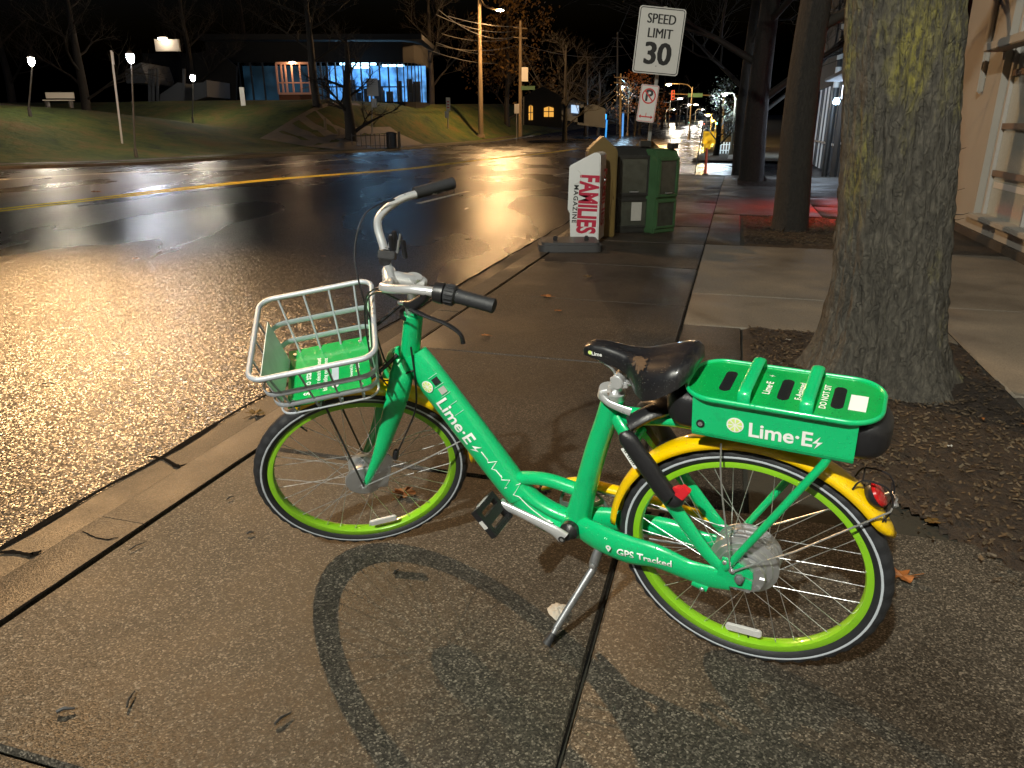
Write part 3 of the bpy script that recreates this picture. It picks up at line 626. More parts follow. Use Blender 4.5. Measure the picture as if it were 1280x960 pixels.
# roller brake + arm at the rear hub, left side
m1 = MB(); m1.lathe([(.030, .050), (.052, .052), (.054, .056), (.052, .061), (.034, .063), (.001, .063)], F(-.006, .332), LAT, 32)
for a in range(10): 
    t = 2*math.pi*a/10; m1.box(F(-.006+.046*math.cos(t), .332+.046*math.sin(t), .060), (.012, .010, .010), Matrix.Rotation(-t, 3, 'Y'))
m1.prism([F(.0, .285, .052), F(.10, .262, .052), (F(.10, .275, .052)), F(.0, .312, .052)], (0, .009, 0)); m1.build('brake_drum', M['steel'], bike, angle=30)

# ---- lettering on the down tube (follows the oval tube)
ddir = Vector((-.585, 0, -.811)); dup = Vector((-.811, 0, .585)); 
def dtmap(center, rin=.0515, rl=.0368, extra=.0008, rot=0):
    def f(x, y):
        # distance across measured from the tube's centre line
        p = center+ddir*x+dup*y; 
        cl = F(.77, .522); v = (p-cl).dot(dup); v0 = max(-.97, min(.97, v/rin)); return Vector((p.x, (rl+extra)*math.sqrt(1-v0*v0)+.0006, p.z))
    return f
def tubept(px_s, px_z): return F(px_s, px_z)
text_mesh('lettering', 'Lime·E', .056, M['white'], frame, dtmap(tubept(.815, .592)), fat=.0011, cuts=6)
polyplane('bolt_mark', [(x*.036, y*.036) for x, y in BOLT], dtmap(tubept(.757, .513), extra=.0012), M['white'], frame)
# round citrus badge
def disc(name, r, mat, parent, mapf, n=28, r0=0):
    mb = MB(); k = 4; vs = [mapf(0, 0)]
    for j in range(1, k+1): vs += [mapf(r*j/k*math.cos(2*math.pi*i/n), r*j/k*math.sin(2*math.pi*i/n)) for i in range(n)]
    fs = [(0, 1+i, 1+(i+1) % n) for i in range(n)]+[(1+(j-1)*n+i, 1+j*n+i, 1+j*n+(i+1) % n, 1+(j-1)*n+(i+1) % n) for j in range(1, k) for i in range(n)]
    mb.add(vs, fs); return mb.build(name, mat, parent, smooth=False, fix=False)
def badge(r, parent, mk):
    """round badge of citrus slices"""
    d = disc('badge', r, M['white'], parent, mk(.0006))
    mb = MB(); mp = mk(.0014)
    for i in range(8):
        a0, a1 = 2*math.pi*(i+.14)/8, 2*math.pi*(i+.86)/8
        pts = [(r*.16*math.cos((a0+a1)/2), r*.16*math.sin((a0+a1)/2))]+[(r*.84*math.cos(a0+(a1-a0)*t/4), r*.84*math.sin(a0+(a1-a0)*t/4)) for t in range(5)]
        mb.add([mp(x, y) for x, y in pts], [tuple(range(len(pts)))])
    mb.build('badge_segments', M['palelime'], d, smooth=False, fix=False)
badge(.0185, frame, lambda e: dtmap(tubept(.893, .690), extra=e))
# white pulse line down the tube
mb = MB()
pxs = [(602, 567), (608, 576), (612, 581), (620, 576), (615, 586), (627, 596), (628, 600), (636, 600), (629, 609), (642, 607), (634, 622), (651, 612), (644, 620)]
def bp(x, y, w):
    """pixel of the photograph -> point on the bicycle's plane at sideways offset w (measuring aid)"""
    d = ray(x, y); o = Vector((0, 0, CH)); O = Vector((BX, BY, .0))+bn*w; t = (O-o).dot(bn)/d.dot(bn); X = o+d*t-Vector((BX, BY, 0)); return X.dot(be1), X.dot(be2)
def surf(x, y, rl=.0372):
    w = .03
    for _ in range(3):
        s_, z_ = bp(x, y, w); q = F(s_, z_); k = min(range(len(dt)-1), key=lambda i: (dt[i]-q).length); d_ = (dt[k+1]-dt[k]).normalized(); v = abs((q-dt[k]).dot(Vector((-d_.z, 0, d_.x))))/.0525
        w = rl*math.sqrt(max(.05, 1-v*v))
    return F(s_, z_, w+.0004)
pts = [surf(x, y) for x, y in [(601.7, 566.2), (609.7, 576.1), (610, 579.8), (620.9, 578.4), (614.8, 587.8), (620, 589.2), (627.5, 598.1), (627, 601.4), (637.3, 601.7), (630.8, 611.7), (648.6, 608.6), (642, 620.2), (649, 622.3)]]
mb.tube(pts, .0019, 6); mb.tube(smooth_path([pts[-1], F(*bp(661.3, 634.7, .033), .0335), F(*bp(673.4, 644.5, .031), .0315), F(*bp(684, 652, .029), .0295), F(*bp(691, 655, .028), .0285)], 5), .0016, 6)
mb.build('pulse_line', M['white'], frame)
# small instruction labels on the top face of the down tube
for k, (s_, z_, wd, mt) in enumerate([(.862, .738, .020, 'black'), (.842, .712, .016, 'white'), (.905, .79, .02, 'galv')]):
    nrm = Vector((.811*-1, 0, .585))
    cpt = F(s_, z_)-nrm*0
for k in range(5):
    c = F(.88, .665)+ddir*(k*.032-.06)
    n_ = 26
    def lm(x, y, c=c):
        th = R(38)+y/.043; p = c+ddir*x; cl = F(.77, .522); ctr = cl+ddir*((p-cl).dot(ddir)); return ctr+dup*(.0522*math.sin(th))+Vector((0, .0378*math.cos(th), 0))
    if k in (1, 2):
        mb = MB(); g = [[lm(-.010+.02*i/2, -.009+.018*j/4) for j in range(5)] for i in range(3)]
        mb.add([q for r_ in g for q in r_], [(i*5+j, i*5+j+1, (i+1)*5+j+1, (i+1)*5+j) for i in range(2) for j in range(4)]); mb.build('sticker', M['black' if k == 1 else 'paper'], frame, fix=False)
    mb = MB(); mb.tube([lm(.015, -.014+.028*j/5) for j in range(6)], .0006, 4); mb.build('label_rule', M['stripe'], frame)
# lettering on the chain stay
def planemap(s, z, w, ang=0, wob=0):
    c_, s_ = math.cos(ang), math.sin(ang)
    return lambda x, y: F(s-(x*c_-y*s_), z+(x*s_+y*c_), w-wob*(y*y))
text_mesh('lettering', 'GPS Tracked', .0285, M['white'], frame, planemap(.243, .318, .0818, R(3), 25), fat=.0005, cuts=3)
disc('map_pin', .0075, M['white'], frame, planemap(.342, .321, .0802, 0))
polyplane('map_pin_tip', [(-.0068, -.003), (0, -.0145), (.0068, -.003)], planemap(.342, .321, .0803, 0), M['white'], frame)
disc('map_pin_hole', .0028, M['green'], frame, planemap(.342, .321, .0806, 0))

# ---- rear rack case
cs = MB()
def shell(path, s0, s1, th):
    n = len(path); 
    for a, b in zip(path, path[1:]):
        d = Vector((0, b[0]-a[0], b[1]-a[1])); nn = Vector((0, d.z, -d.y)).normalized()*th
        cs.prism([F(s0, a[1], a[0]), F(s0, b[1], b[0]), F(s0, b[1], b[0])+nn, F(s0, a[1], a[0])+nn], (s1-s0, 0, 0))
shell([(.060, .727), (.078, .731), (.082, .742), (.082, .829)], -.209, .130, .003)
shell([(-.060, .727), (-.078, .731), (-.082, .742), (-.082, .829)], -.209, .130, .003)
case = cs.build('rack_case', M['green'], bike, bevel=.001)
def stadium(cx, hl, hw, r, n=10):
    pts = []
    for qx, qy, a0 in ((1, 1, 0), (-1, 1, 90), (-1, -1, 180), (1, -1, 270)):
        for k in range(n+1):
            a = R(a0+90*k/n); pts.append((cx+qx*(hl-r)+r*math.cos(a), qy*(hw-r)+r*math.sin(a)))
    return pts
st = stadium(-.046, .202, .096, .068)
mb = MB(); mb.prism([F(x, .829, y) for x, y in st], (0, 0, .006)); tp = mb.build('rack_top', M['green_top'], bike, smooth=False)
mb = MB(); mb.tube([F(x, .8345, y*1.0) for x, y in st], [(.0065, .0045)]*len(st), 10, up=(0, 0, 1), closed=True); mb.build('rim_lip', M['green'], tp)
for sx in (.072, -.052, -.160):
    mb = MB(); mb.prism([F(x, .8352, y) for x, y in [(sx+px, py) for px, py in stadium(0, .0125, .048, .0124, 6)]], (0, 0, .0004)); mb.build('slot', M['black'], tp, smooth=False)
for sx in (.020, -.106):
    mb = MB(); mb.tube(smooth_path([F(sx, .834, .0885), F(sx, .85, .0885), F(sx, .860, .080), F(sx, .862, .05), F(sx, .862, -.05), F(sx, .860, -.080), F(sx, .85, -.0885), F(sx, .834, -.0885)], 4), [(.0135, .0045)]*29, 12, up=(1, 0, 0)); mb.build('rack_strap', M['green'], tp)
def topmap(s, w, ang=0):
    return lambda x, y: F(s+y, .8357, w-x)
def topmap2(s, w): return lambda x, y: F(s+y, .8357, w-x)
text_mesh('lettering', 'Lime·E', .022, M['white'], tp, topmap2(-.016, .004), fat=.0004)
polyplane('bolt_mark', [(x*.012, y*.014) for x, y in BOLT], topmap2(-.014, -.054), M['white'], tp)
text_mesh('lettering', 'E-Assisted', .019, M['white'], tp, topmap2(-.083, -.002), fat=.0003)
text_mesh('lettering', 'DO NOT SIT', .019, M['white'], tp, topmap2(-.134, .004), fat=.0003)
mb = MB(); mb.box(F(-.199, .8360, .012), (.034, .066, .0006)); mb.build('blank_sticker', M['white'], tp, smooth=False)
# side lettering
badge(.0185, case, lambda e: planemap(.034, .776, .0858+e, 0))
text_mesh('lettering', 'Lime·E', .049, M['white'], case, planemap(-.060, .770, .0862, R(1)), fat=.0011)
polyplane('bolt_mark', [(x*.028, y*.030) for x, y in BOLT], planemap(-.136, .768, .0862), M['white'], case)
m1 = MB(); m1.lathe([(.0095, 0), (.0095, .003), (.006, .0035)], F(.110, .764, .0848), LAT, 18); m1.build('keyhole', M['black'], case)
m1 = MB(); m1.lathe([(.006, 0), (.005, .0045), (.001, .0045)], F(.110, .764, .0850), LAT, 14); m1.build('lock_core', M['steel'], case)
# black battery poking out at both ends
mb = MB()
def rbox(s0, s1, hw, z0, z1, endr, n=8):
    secs = []
    m_ = []
    for i in range(n+1):
        t = i/n*math.pi/2; m_.append((s0+endr*(1-math.sin(t)), 1-(1-math.cos(t))*0-1+math.sin(0), t))
    prof = []
    for i in range(n+1):
        t = math.pi/2*i/n; prof.append((s0+endr*(1-math.cos(t)) , .25+.75*math.sin(t)))
    prof += [(s1-(p_-s0), k) for p_, k in prof[::-1]]
    zc, hz = (z0+z1)/2, (z1-z0)/2; seg = 28; vs = []
    for s_, k in prof:
        for j in range(seg):
            a = 2*math.pi*j/seg; ca_, sa_ = math.cos(a), math.sin(a); e = .55
            vs.append(F(s_, zc+hz*k*math.copysign(abs(sa_)**e, sa_), hw*k*math.copysign(abs(ca_)**e, ca_)))
    N_ = len(prof); mb.add(vs, [(i*seg+j, i*seg+(j+1) % seg, (i+1)*seg+(j+1) % seg, (i+1)*seg+j) for i in range(N_-1) for j in range(seg)]+[tuple(range(seg)), tuple((N_-1)*seg+j for j in range(seg))])
rbox(-.272, .205, .070, .722, .824, .05); mb.build('battery', M['black'], bike, angle=60)

# ---- saddle
sec = [(.424, .012, .866, .010), (.418, .019, .878, .022), (.400, .025, .888, .034), (.365, .028, .889, .040), (.330, .032, .884, .044), (.300, .040, .879, .050), (.270, .070, .877, .078), (.245, .090, .880, .088), (.215, .099, .888, .082), (.185, .100, .897, .070), (.162, .092, .901, .058), (.146, .072, .896, .042), (.140, .050, .885, .024)]
mb = MB(); seg = 22; vs = []
SS = []
for a, b in zip(sec, sec[1:]):
    for k in range(3): SS.append(tuple(x+(y-x)*k/3 for x, y in zip(a, b)))
SS.append(sec[-1])
for s_, hw, zt, dp_ in SS:
    for j in range(seg+1):
        u = -1+2*j/seg
        y = hw*math.sin(u*math.pi/2); drop = dp_*(abs(u)**3.2)*.95; groove = .006*math.exp(-(u/.12)**2) if s_ < .33 else 0
        vs.append(F(s_, zt-drop-groove, y))
    vs.append(F(s_, zt-dp_*.95+.004, -hw*.55)); vs.append(F(s_, zt-dp_*.75, 0)); vs.append(F(s_, zt-dp_*.95+.004, hw*.55))
n_ = seg+4; 
for i in range(len(SS)-1):
    pass
# order ring: top from -w to +w, then underside back from +w to -w
for i in range(len(SS)):
    b0 = i*n_; lo = vs[b0+seg+1:b0+n_]; vs[b0+seg+1:b0+n_] = [lo[2], lo[1], lo[0]]
mb.add(vs, [(i*n_+j, i*n_+(j+1) % n_, (i+1)*n_+(j+1) % n_, (i+1)*n_+j) for i in range(len(SS)-1) for j in range(n_)]+[tuple(range(n_)), tuple((len(SS)-1)*n_+j for j in range(n_))])
sad = mb.build('saddle', M['vinyl'], bike, angle=70)
def sadmap(s0_, z0_):
    def f(x, y):
        s_ = s0_-x; z_ = z0_+y-.10*x; return F(s_, z_, .0285+.0015)
    return f
disc('badge', .0052, M['palelime'], sad, lambda x, y: F(.398-x, .869+y, .0262))
text_mesh('lettering', 'Lime', .014, M['white'], sad, lambda x, y: F(.380-x, .868+y-.0, .0282), fat=.0003)
# orange-brown reflection in the saddle's hollow, painted as a coloured patch
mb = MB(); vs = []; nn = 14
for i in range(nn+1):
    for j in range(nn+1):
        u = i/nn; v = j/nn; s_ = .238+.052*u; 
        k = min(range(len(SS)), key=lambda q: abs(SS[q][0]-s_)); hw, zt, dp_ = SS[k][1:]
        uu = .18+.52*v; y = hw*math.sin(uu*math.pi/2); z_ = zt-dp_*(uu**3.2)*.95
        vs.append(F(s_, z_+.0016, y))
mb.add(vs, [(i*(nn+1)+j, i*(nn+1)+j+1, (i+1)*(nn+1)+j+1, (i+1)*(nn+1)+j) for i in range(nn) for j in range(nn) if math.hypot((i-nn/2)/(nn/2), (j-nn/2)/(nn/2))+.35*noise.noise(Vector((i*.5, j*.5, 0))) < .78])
mb.build('painted_sheen', M['sheen_tint'], sad, fix=False)
mb = MB()
for w in (-.020, .020):
    mb.tube(smooth_path([F(.395, .852, w*.5), F(.345, .832, w), F(.325, .800, w), F(.28, .800, w), F(.22, .835, w*1.6), F(.19, .862, w*2)], 5), .0035, 8)
mb.build('saddle_rails', M['steel'], sad)
mb = MB(); mb.cyl(F(.350, .735), F(.331, .800), .0145, seg=20); mb.build('seat_post', M['alu'], bike)
mb = MB(); mb.tube([F(.330, .800, -.032), F(.330, .800, .032)], [(.019, .016)]*2, 16); mb.box(F(.330, .786, 0), (.05, .05, .014), Matrix.Rotation(.25, 3, 'Y')); mb.cyl(F(.352, .796, .0), F(.352, .765, 0), .006); mb.build('saddle_clamp', M['alu'], bike, bevel=.002)
mb = MB(); mb.tube(smooth_path([F(.352, .772, .036), F(.366, .768, .046), F(.345, .752, .050), F(.315, .742, .050), F(.288, .735, .048)], 5), lerp_list([(.010, .004), (.010, .005), (.009, .004), (.010, .003), (.011, .003)], 5), 12, up=(0, 0, 1)); mb.cyl(F(.353, .757, -.034), F(.353, .757, .042), .006); mb.lathe([(.030, .735), (.0335, .737), (.0335, .757), (.030, .759)], F(.1637-.1637+.0, 0), (0, 0, 1), 3) if False else None
mb.build('quick_release', M['alu'], bike)
mb = MB(); mb.tube([F(.358, .738), F(.352, .762)], .0335, 24); mb.build('seat_collar', M['alu'], bike)

# ---- mudguards
def guard(name, C, X, Z, N, r, a0, a1, n=46, hw=.034):
    mb = MB(); vs = []; m_ = 9
    for i in range(n+1):
        t = R(a0+(a1-a0)*i/n); e = 1.0
        if i >= n-3: e = (1, .92, .72, .35)[i-(n-3)]
        for j in range(m_):
            u = -1+2*j/(m_-1); w = hw*e*math.sin(u*math.pi/2*.98); rr = r-.022*abs(u)**2.6*e
            vs.append(C+(X*math.cos(t)+Z*math.sin(t))*rr+N*w)
    mb.add(vs, [(i*m_+j, i*m_+j+1, (i+1)*m_+j+1, (i+1)*m_+j) for i in range(n) for j in range(m_-1)])
    o = mb.build(name, M['yellow'], bike, fix=False, angle=70)
    md = o.modifiers.new('thickness', 'SOLIDIFY'); md.thickness = .002; md.offset = 0
    return o
guard('rear_mudguard', F(0, RT), Vector((1, 0, 0)), Vector((0, 0, 1)), LAT, .362, 4, 151)
guard('front_mudguard', FC, GX, AX, NX, .362, 52, 172)
mb = MB(); mb.tube(smooth_path([F(.020, .350, .080), F(.030, .42, .082), F(.062, .60, .060), F(.072, .690, .038)], 4), .0022, 8)
mb.tube([F(.020, .350, .080), F(-.12, .455, .070), F(-.295, .598, .038), F(-.304, .606, .0)], .0024, 8); mb.tube([F(.020, .350, -.080), F(-.295, .598, -.038), F(-.304, .606, .0)], .0024, 8)
mb.build('mudguard_stay', M['steel'], bike)
mb = MB()
for sg in (1, -1): mb.tube([T(OFF-.012, ZAX+.012, sg*.075), T(-.10, -.395, sg*.065), T(-.222, -.330, sg*.036)], .0024, 8)
mb.build('mudguard_stay', M['steel'], bike)
# tail reflector with wire cage
tail = MB(); c = F(-.262, .607); tail.lathe([(.001, -.018), (.022, -.014), (.031, -.002), (.031, .006)], c, Vector((-.80, 0, .60)), 24); tl = tail.build('tail_light', M['black'], bike)
mb = MB(); mb.lathe([(.029, .006), (.027, .012), (.015, .016), (.001, .017)], c, Vector((-.80, 0, .60)), 24); mb.build('red_lens', M['redlens'], tl)
mb = MB()
for w in (-.026, .026): mb.tube(smooth_path([F(-.215, .628, w), F(-.232, .656, w), F(-.282, .648, w), F(-.298, .60, w), F(-.284, .556, w*.9)], 5), .0022, 8)
mb.tube([F(-.232, .656, -.026), F(-.232, .656, .026)], .0022, 8); mb.tube([F(-.290, .560, -.024), F(-.290, .560, .024)], .0022, 8); mb.tube([F(-.290, .63, -.024), F(-.290, .63, .024)], .002, 8)
mb.build('wire_cage', M['black'], tl)
for z_, s_ in ((.556, -.282), (.600, -.302)):
    m1 = MB(); m1.lathe([(.006, 0), (.006, .006), (.001, .007)], F(s_, z_, .012), Vector((-.8, 0, .6)), 8); m1.build('bolt', M['steel'], tl)

# ---- ring lock on the seat stays
lk = MB(); lk.tube(smooth_path([F(.298, .690, .066), F(.285, .672, .072), F(.235, .607, .076), F(.190, .545, .078), F(.165, .528, .078), F(.152, .545, .076)], 5), lerp_list([(.012, .010), (.023, .014), (.025, .016), (.025, .016), (.022, .015), (.012, .012)], 5), 16, up=(1, 0, .6))
lk.tube(smooth_path([F(.290, .705, .050), F(.25, .73, .03), F(.22, .735, 0), F(.25, .73, -.03), F(.285, .69, -.052), F(.23, .60, -.058), F(.18, .545, -.056)], 4), [(.016, .030)]*25, 12)
lock = lk.build('ring_lock', M['black'], bike)
mb = MB(); mb.tube([F(.160, .572, .080), F(.146, .548, .082)], [(.016, .009), (.013, .008)], 8); mb.box(F(.145, .560, .082), (.024, .014, .038), Matrix.Rotation(-.55, 3, 'Y')); mb.build('lock_lever', M['red'], lock, bevel=.002)
mb = MB(); mb.prism([F(.306, .640, .070), F(.292, .650, .070), F(.258, .598, .070), F(.272, .588, .070)], (0, .001, 0)); mb.build('barcode_label', M['white'], lock, smooth=False)
mb = MB()
for k in range(9):
    if k in (2,): continue
    t = k/9; a = F(.301, .640, .0713).lerp(F(.270, .594, .0713), .08+.84*t); mb.prism([a, a+F(-.0085, .0058), a+F(-.0085, .0058)+F(-.0012, -.0022), a+F(-.0012, -.0022)], (0, .0003, 0))
mb.build('barcode_bars', M['ink'], lock, smooth=False)

# ---- cranks, chain guard
cr = MB(); cr.tube(smooth_path([F(.470, .322, .088), F(.50, .345, .094), F(.60, .380, .100), F(.648, .392, .102)], 5), lerp_list([(.021, .010), (.017, .009), (.013, .008), (.015, .009)], 5), 16, up=(0, 0, 1)); crank = cr.build('crank', M['alu'], bike)
mb = MB(); mb.lathe([(.0, .098), (.010, .098), (.0105, .100), (.0085, .1005), (.0, .1005)], F(.470, .322), LAT, 20); mb.build('crank_bolt', M['ink'], crank)
mb = MB(); mb.lathe([(.0055, .1008), (.0035, .1012), (0, .1012)], F(.470, .322), LAT, 14); mb.build('crank_bolt', M['steel'], crank)
mb = MB(); mb.lathe([(.020, .034), (.026, .040), (.027, .058), (.020, .064), (.014, .080), (0, .080)], F(.468, .318), LAT, 26); mb.build('spindle_cover', M['black'], bike)
cr = MB(); cr.tube(smooth_path([F(.468, .318, -.088), F(.40, .278, -.096), F(.298, .238, -.102)], 5), [(.015, .009)]*11, 14, up=(0, 0, 1)); crank2 = cr.build('crank', M['alu'], bike)
def pedal(c, tilt, par, sg):
    rot = Matrix.Rotation(tilt, 3, 'Y')
    mb = MB(); L_ = .092; W_ = .058; H_ = .024
    def q(x, y, z): return c+rot@Vector((x, y*sg, z))
    def bx(x, y, z, a, b, d_): mb.box(q(x, y, z), (a, b, d_), rot)
    bx(L_/2-.009, 0, 0, .016, W_*1.5, H_); bx(-L_/2+.009, 0, 0, .016, W_*1.5, H_); bx(0, -W_*.72, 0, L_, .013, H_*.9); bx(0, W_*.72, 0, L_, .014, H_*.9)
    mb.box(q(0, 0, 0), (.026, W_*1.4, .022), rot)
    for i in (-1, 1):
        for j in range(-3, 4): mb.cyl(q(i*(L_/2-.009), j*.011, -H_/2), q(i*(L_/2-.009), j*.011, H_/2+.003), .0022, seg=6)
    p = mb.build('pedal', M['black'], par, bevel=.002)
    mb = MB(); mb.box(q(0, W_*.72+.0075*1, 0), (.026, .003, .013), rot); mb.box(q(L_/2-.0005, 0, 0), (.003, .045, .013), rot); mb.box(q(-L_/2+.0005, 0, 0), (.003, .045, .013), rot); mb.build('pedal_reflector', M['lens'], p)
    mb = MB(); mb.cyl(q(0, -W_*1.15, 0), q(0, W_*.6, 0), .0075); mb.build('pedal_axle', M['steel'], p)
pedal(F(.652, .392, .150), R(-50), crank, 1)
pedal(F(.298, .238, -.160), R(10), crank2, -1)
mb = MB(); mb.tube(smooth_path([F(.60, .352, -.062), F(.50, .398, -.064), F(.40, .402, -.064), F(.25, .396, -.064), F(.085, .382, -.064)], 5), lerp_list([(.006, .016), (.012, .018), (.013, .018), (.012, .016), (.010, .012)], 5), 12, up=(0, 0, 1)); mb.build('chain_guard', M['yellow'], bike)
mb = MB(); mb.lathe([(.070, -.052), (.078, -.052), (.078, -.056), (.070, -.056)], F(.468, .318), LAT, 40, closed=True)
for k in range(5):
    t = 2*math.pi*k/5; mb.prism([F(.468+.02*math.cos(t+.4), .318+.02*math.sin(t+.4), -.052), F(.468+.072*math.cos(t+.1), .318+.072*math.sin(t+.1), -.052), F(.468+.072*math.cos(t-.1), .318+.072*math.sin(t-.1), -.052), F(.468+.02*math.cos(t-.4), .318+.02*math.sin(t-.4), -.052)], (0, -.004, 0))
mb.build('chainring', M['alu_dark'], bike)
mb = MB(); mb.tube([F(.468, .394, -.054), F(.0, .372, -.054)], [(.004, .0035)]*2, 6); mb.tube([F(.468, .242, -.054), F(0, .302, -.054)], [(.004, .0035)]*2, 6); mb.build('chain', M['alu_dark'], bike)

# ---- kickstand (foot on the ground)
O_ = Vector((BX, BY, .004)); MW = Matrix((be1, bn, be2)).transposed()
def w2l(p): return MW.transposed()@(Vector(p)-O_)
foot = w2l(gp(683, 805, .010)); ktop = F(.392, .222, .055)
mb = MB(); mb.tube([F(.385, .272, .040), F(.390, .250, .052), F(.396, .226, .060)], [(.016, .012), (.017, .013), (.014, .014)], 14); ks = mb.build('kickstand', M['alu_dark'], bike)
mid = ktop+(foot-ktop)*.12
mb = MB(); mb.tube([ktop+(foot-ktop)*.02, mid, ktop+(foot-ktop)*.80], [(.012, .010), (.0125, .0105), (.0115, .0095)], 12); mb.cyl(ktop+(foot-ktop)*.80, ktop+(foot-ktop)*.95, .0085); mb.build('stand_leg', M['alu_dark'], ks)
mb = MB(); mb.tube([ktop+(foot-ktop)*.86, ktop+(foot-ktop)*.95, foot], [.010, .0125, .0145], 12); mb.build('rubber_foot', M['rubber'], ks)
mb = MB(); mb.lathe([(.009, 0), (.009, .004), (.006, .0055), (.001, .006)], F(.394, .232, .072), LAT, 8); mb.build('bolt', M['steel'], ks)

# ---- fork, head, stem, bar
fk = MB()
for sg in (1, -1):
    fk.tube(smooth_path([T(.004, -.050, sg*.020), T(.006, -.085, sg*.052), T(.010, -.14, sg*.064), T(.019, -.22, sg*.066), T(.038, -.36, sg*.066), T(.058, -.455, sg*.066), T(.068, -.500, sg*.066)], 5),
            lerp_list([(.026, .020), (.034, .022), (.034, .020), (.030, .018), (.021, .015), (.013, .010), (.011, .006)], 5), 20, up=GX)
fk.tube([T(0, -.105), T(0, -.035)], .026, 20)
fork = fk.build('fork', M['green'], bike)
for sg in (1, -1):
    mb = MB(); mb.lathe([(.013, 0), (.013, .007), (.008, .009), (.008, .014), (.001, .015)], T(OFF, ZAX, sg*.070), NX*sg, 6); mb.build('axle_nut', M['steel'], fork, smooth=False)
# front roller brake housing, silver, between fork and hub on the far side + arm
mb = MB(); mb.lathe([(.03, .036), (.058, .037), (.060, .042), (.058, .050), (.03, .052), (.001, .052)], FC, NX, 32); mb.prism([FC+GX*.02+NX*.048+AX*-.03, FC-GX*.075+NX*.048+AX*-.02, FC-GX*.08+NX*.048+AX*.105, FC-GX*.05+NX*.048+AX*.135, FC+NX*.048+AX*.05], NX*.006); mb.build('brake_drum', M['steel'], bike, bevel=.002)
mb = MB(); mb.tube(smooth_path([T(-.01, .02, .05), T(-.035, -.09, .075), T(-.045, -.18, .078), T(-.03, -.28, .072), T(-.012, -.37, .066)], 5), .0028, 8); mb.lathe([(.009, 0), (.009, .03), (.006, .034)], T(-.010, -.395, .060), AX, 10); mb.build('brake_cable', M['black'], fork)
mb = MB(); mb.tube([T(0, .085), T(0, .180)], .0125, 18); mb.build('steerer', M['steel'], bike)
mb = MB(); mb.tube([T(0, .088), T(0, .100)], .0275, 24); mb.build('headset', M['black'], bike)
mb = MB(); mb.tube([T(-.034, .196), T(-.025, .197), T(.045, .204), T(.062, .206)], [(.012, .010), (.017, .022), (.018, .024), (.016, .022)], 18, up=AX); mb.tube([T(.066, .207, -.030), T(.066, .207, .030)], .0185, 20); mb.tube([T(0, .178), T(0, .216)], .0215, 20)
stem = mb.build('stem', M['alu'], bike, angle=30)
half = [(0, .066, .207), (.035, .069, .214), (.10, .080, .242), (.150, .094, .266), (.185, .093, .282), (.215, .070, .300), (.245, .030, .320), (.270, -.022, .332), (.29, -.068, .338)]
path = [T(g, a, -w) for w, g, a in half[::-1]]+[T(g, a, w) for w, g, a in half[1:]]
sp_ = smooth_path(path, 5)
mb = MB(); mb.tube(sp_, .0112, 18); bar = mb.build('handlebar', M['alu'], bike)
for sg in (1, -1):
    a = T(-.052 if sg < 0 else -.062, .336, sg*.282) if sg > 0 else T(-.008, .331, -.268); b = T(-.134, .343, .325) if sg > 0 else T(-.116, .354, -.316)
    if sg > 0: a = T(-.060, .337, .286)
    d = b-a; pts = [a+d*t for t in (0, .03, .06, .10, .5, .9, .95, 1)]
    mb = MB(); mb.tube([a+d*t/14 for t in range(15)], [.0175 if t in (0, 1) else (.0165+.0009*(t % 2)) if t < 13 else .0172 for t in range(15)], 18); gr = mb.build('grip', M['rubber'], bar, angle=60)
    mb = MB(); mb.lathe([(.0175, -.003), (.0175, .006), (.012, .009), (.001, .009)], b, d, 18); mb.build('grip_cap', M['rubber'], gr)
# gear shifter
a = T(-.028, .333, .272); b = T(-.060, .337, .287); d = (b-a).normalized()
mb = MB(); mb.lathe([(.013, -.022), (.023, -.018), (.025, -.004), (.025, .004), (.021, .006)], a, d, 24); sh = mb.build('gear_shifter', M['black'], bar, angle=30)
mb = MB(); mb.lathe([(.0225, .007), (.0235, .009), (.0225, .030), (.017, .034)], a, d, 24)
for k in range(16):
    t = 2*math.pi*k/16; e1_ = d.orthogonal().normalized(); e2_ = d.cross(e1_); rr = (e1_*math.cos(t)+e2_*math.sin(t))*.0232; mb.cyl(a+d*.010+rr, a+d*.028+rr, .0018, seg=6)
mb.build('twist_ring', M['rubber'], sh)
# brake levers
def lever(sg, kk, par):
    c0 = kk; mb = MB(); 
    down = -UX*.6+FX*.8
    if sg > 0:
        P_ = [T(.005, .325, .258), T(.010, .300, .248), T(.030, .270, .232), T(.045, .262, .215)]
        L_ = [T(.035, .262, .236), T(-.005, .260, .262), T(-.045, .262, .290), T(-.078, .250, .310), T(-.088, .228, .316)]
    else:
        P_ = [T(.035, .318, -.242), T(.045, .295, -.236), T(.060, .275, -.220), T(.066, .268, -.205)]
        L_ = [T(.060, .270, -.225), T(.03, .270, -.255), T(-.015, .270, -.285), T(-.05, .262, -.305), T(-.062, .245, -.312)]
    mb.tube(smooth_path(P_, 4), lerp_list([(.012, .010), (.012, .011), (.013, .010), (.008, .008)], 4), 12); lv = mb.build('brake_lever', M['black'], par)
    mb = MB(); mb.tube(smooth_path(L_, 4), lerp_list([(.005, .010), (.004, .008), (.004, .0075), (.004, .007), (.006, .006)], 4), 10); mb.build('lever_blade', M['black'], lv)
    mb = MB(); mb.cyl(P_[-1], P_[-1]+(P_[-1]-P_[-2]).normalized()*.022, .0058, .0048); mb.build('cable_adjuster', M['steel'], lv)
lever(1, 0, bar)
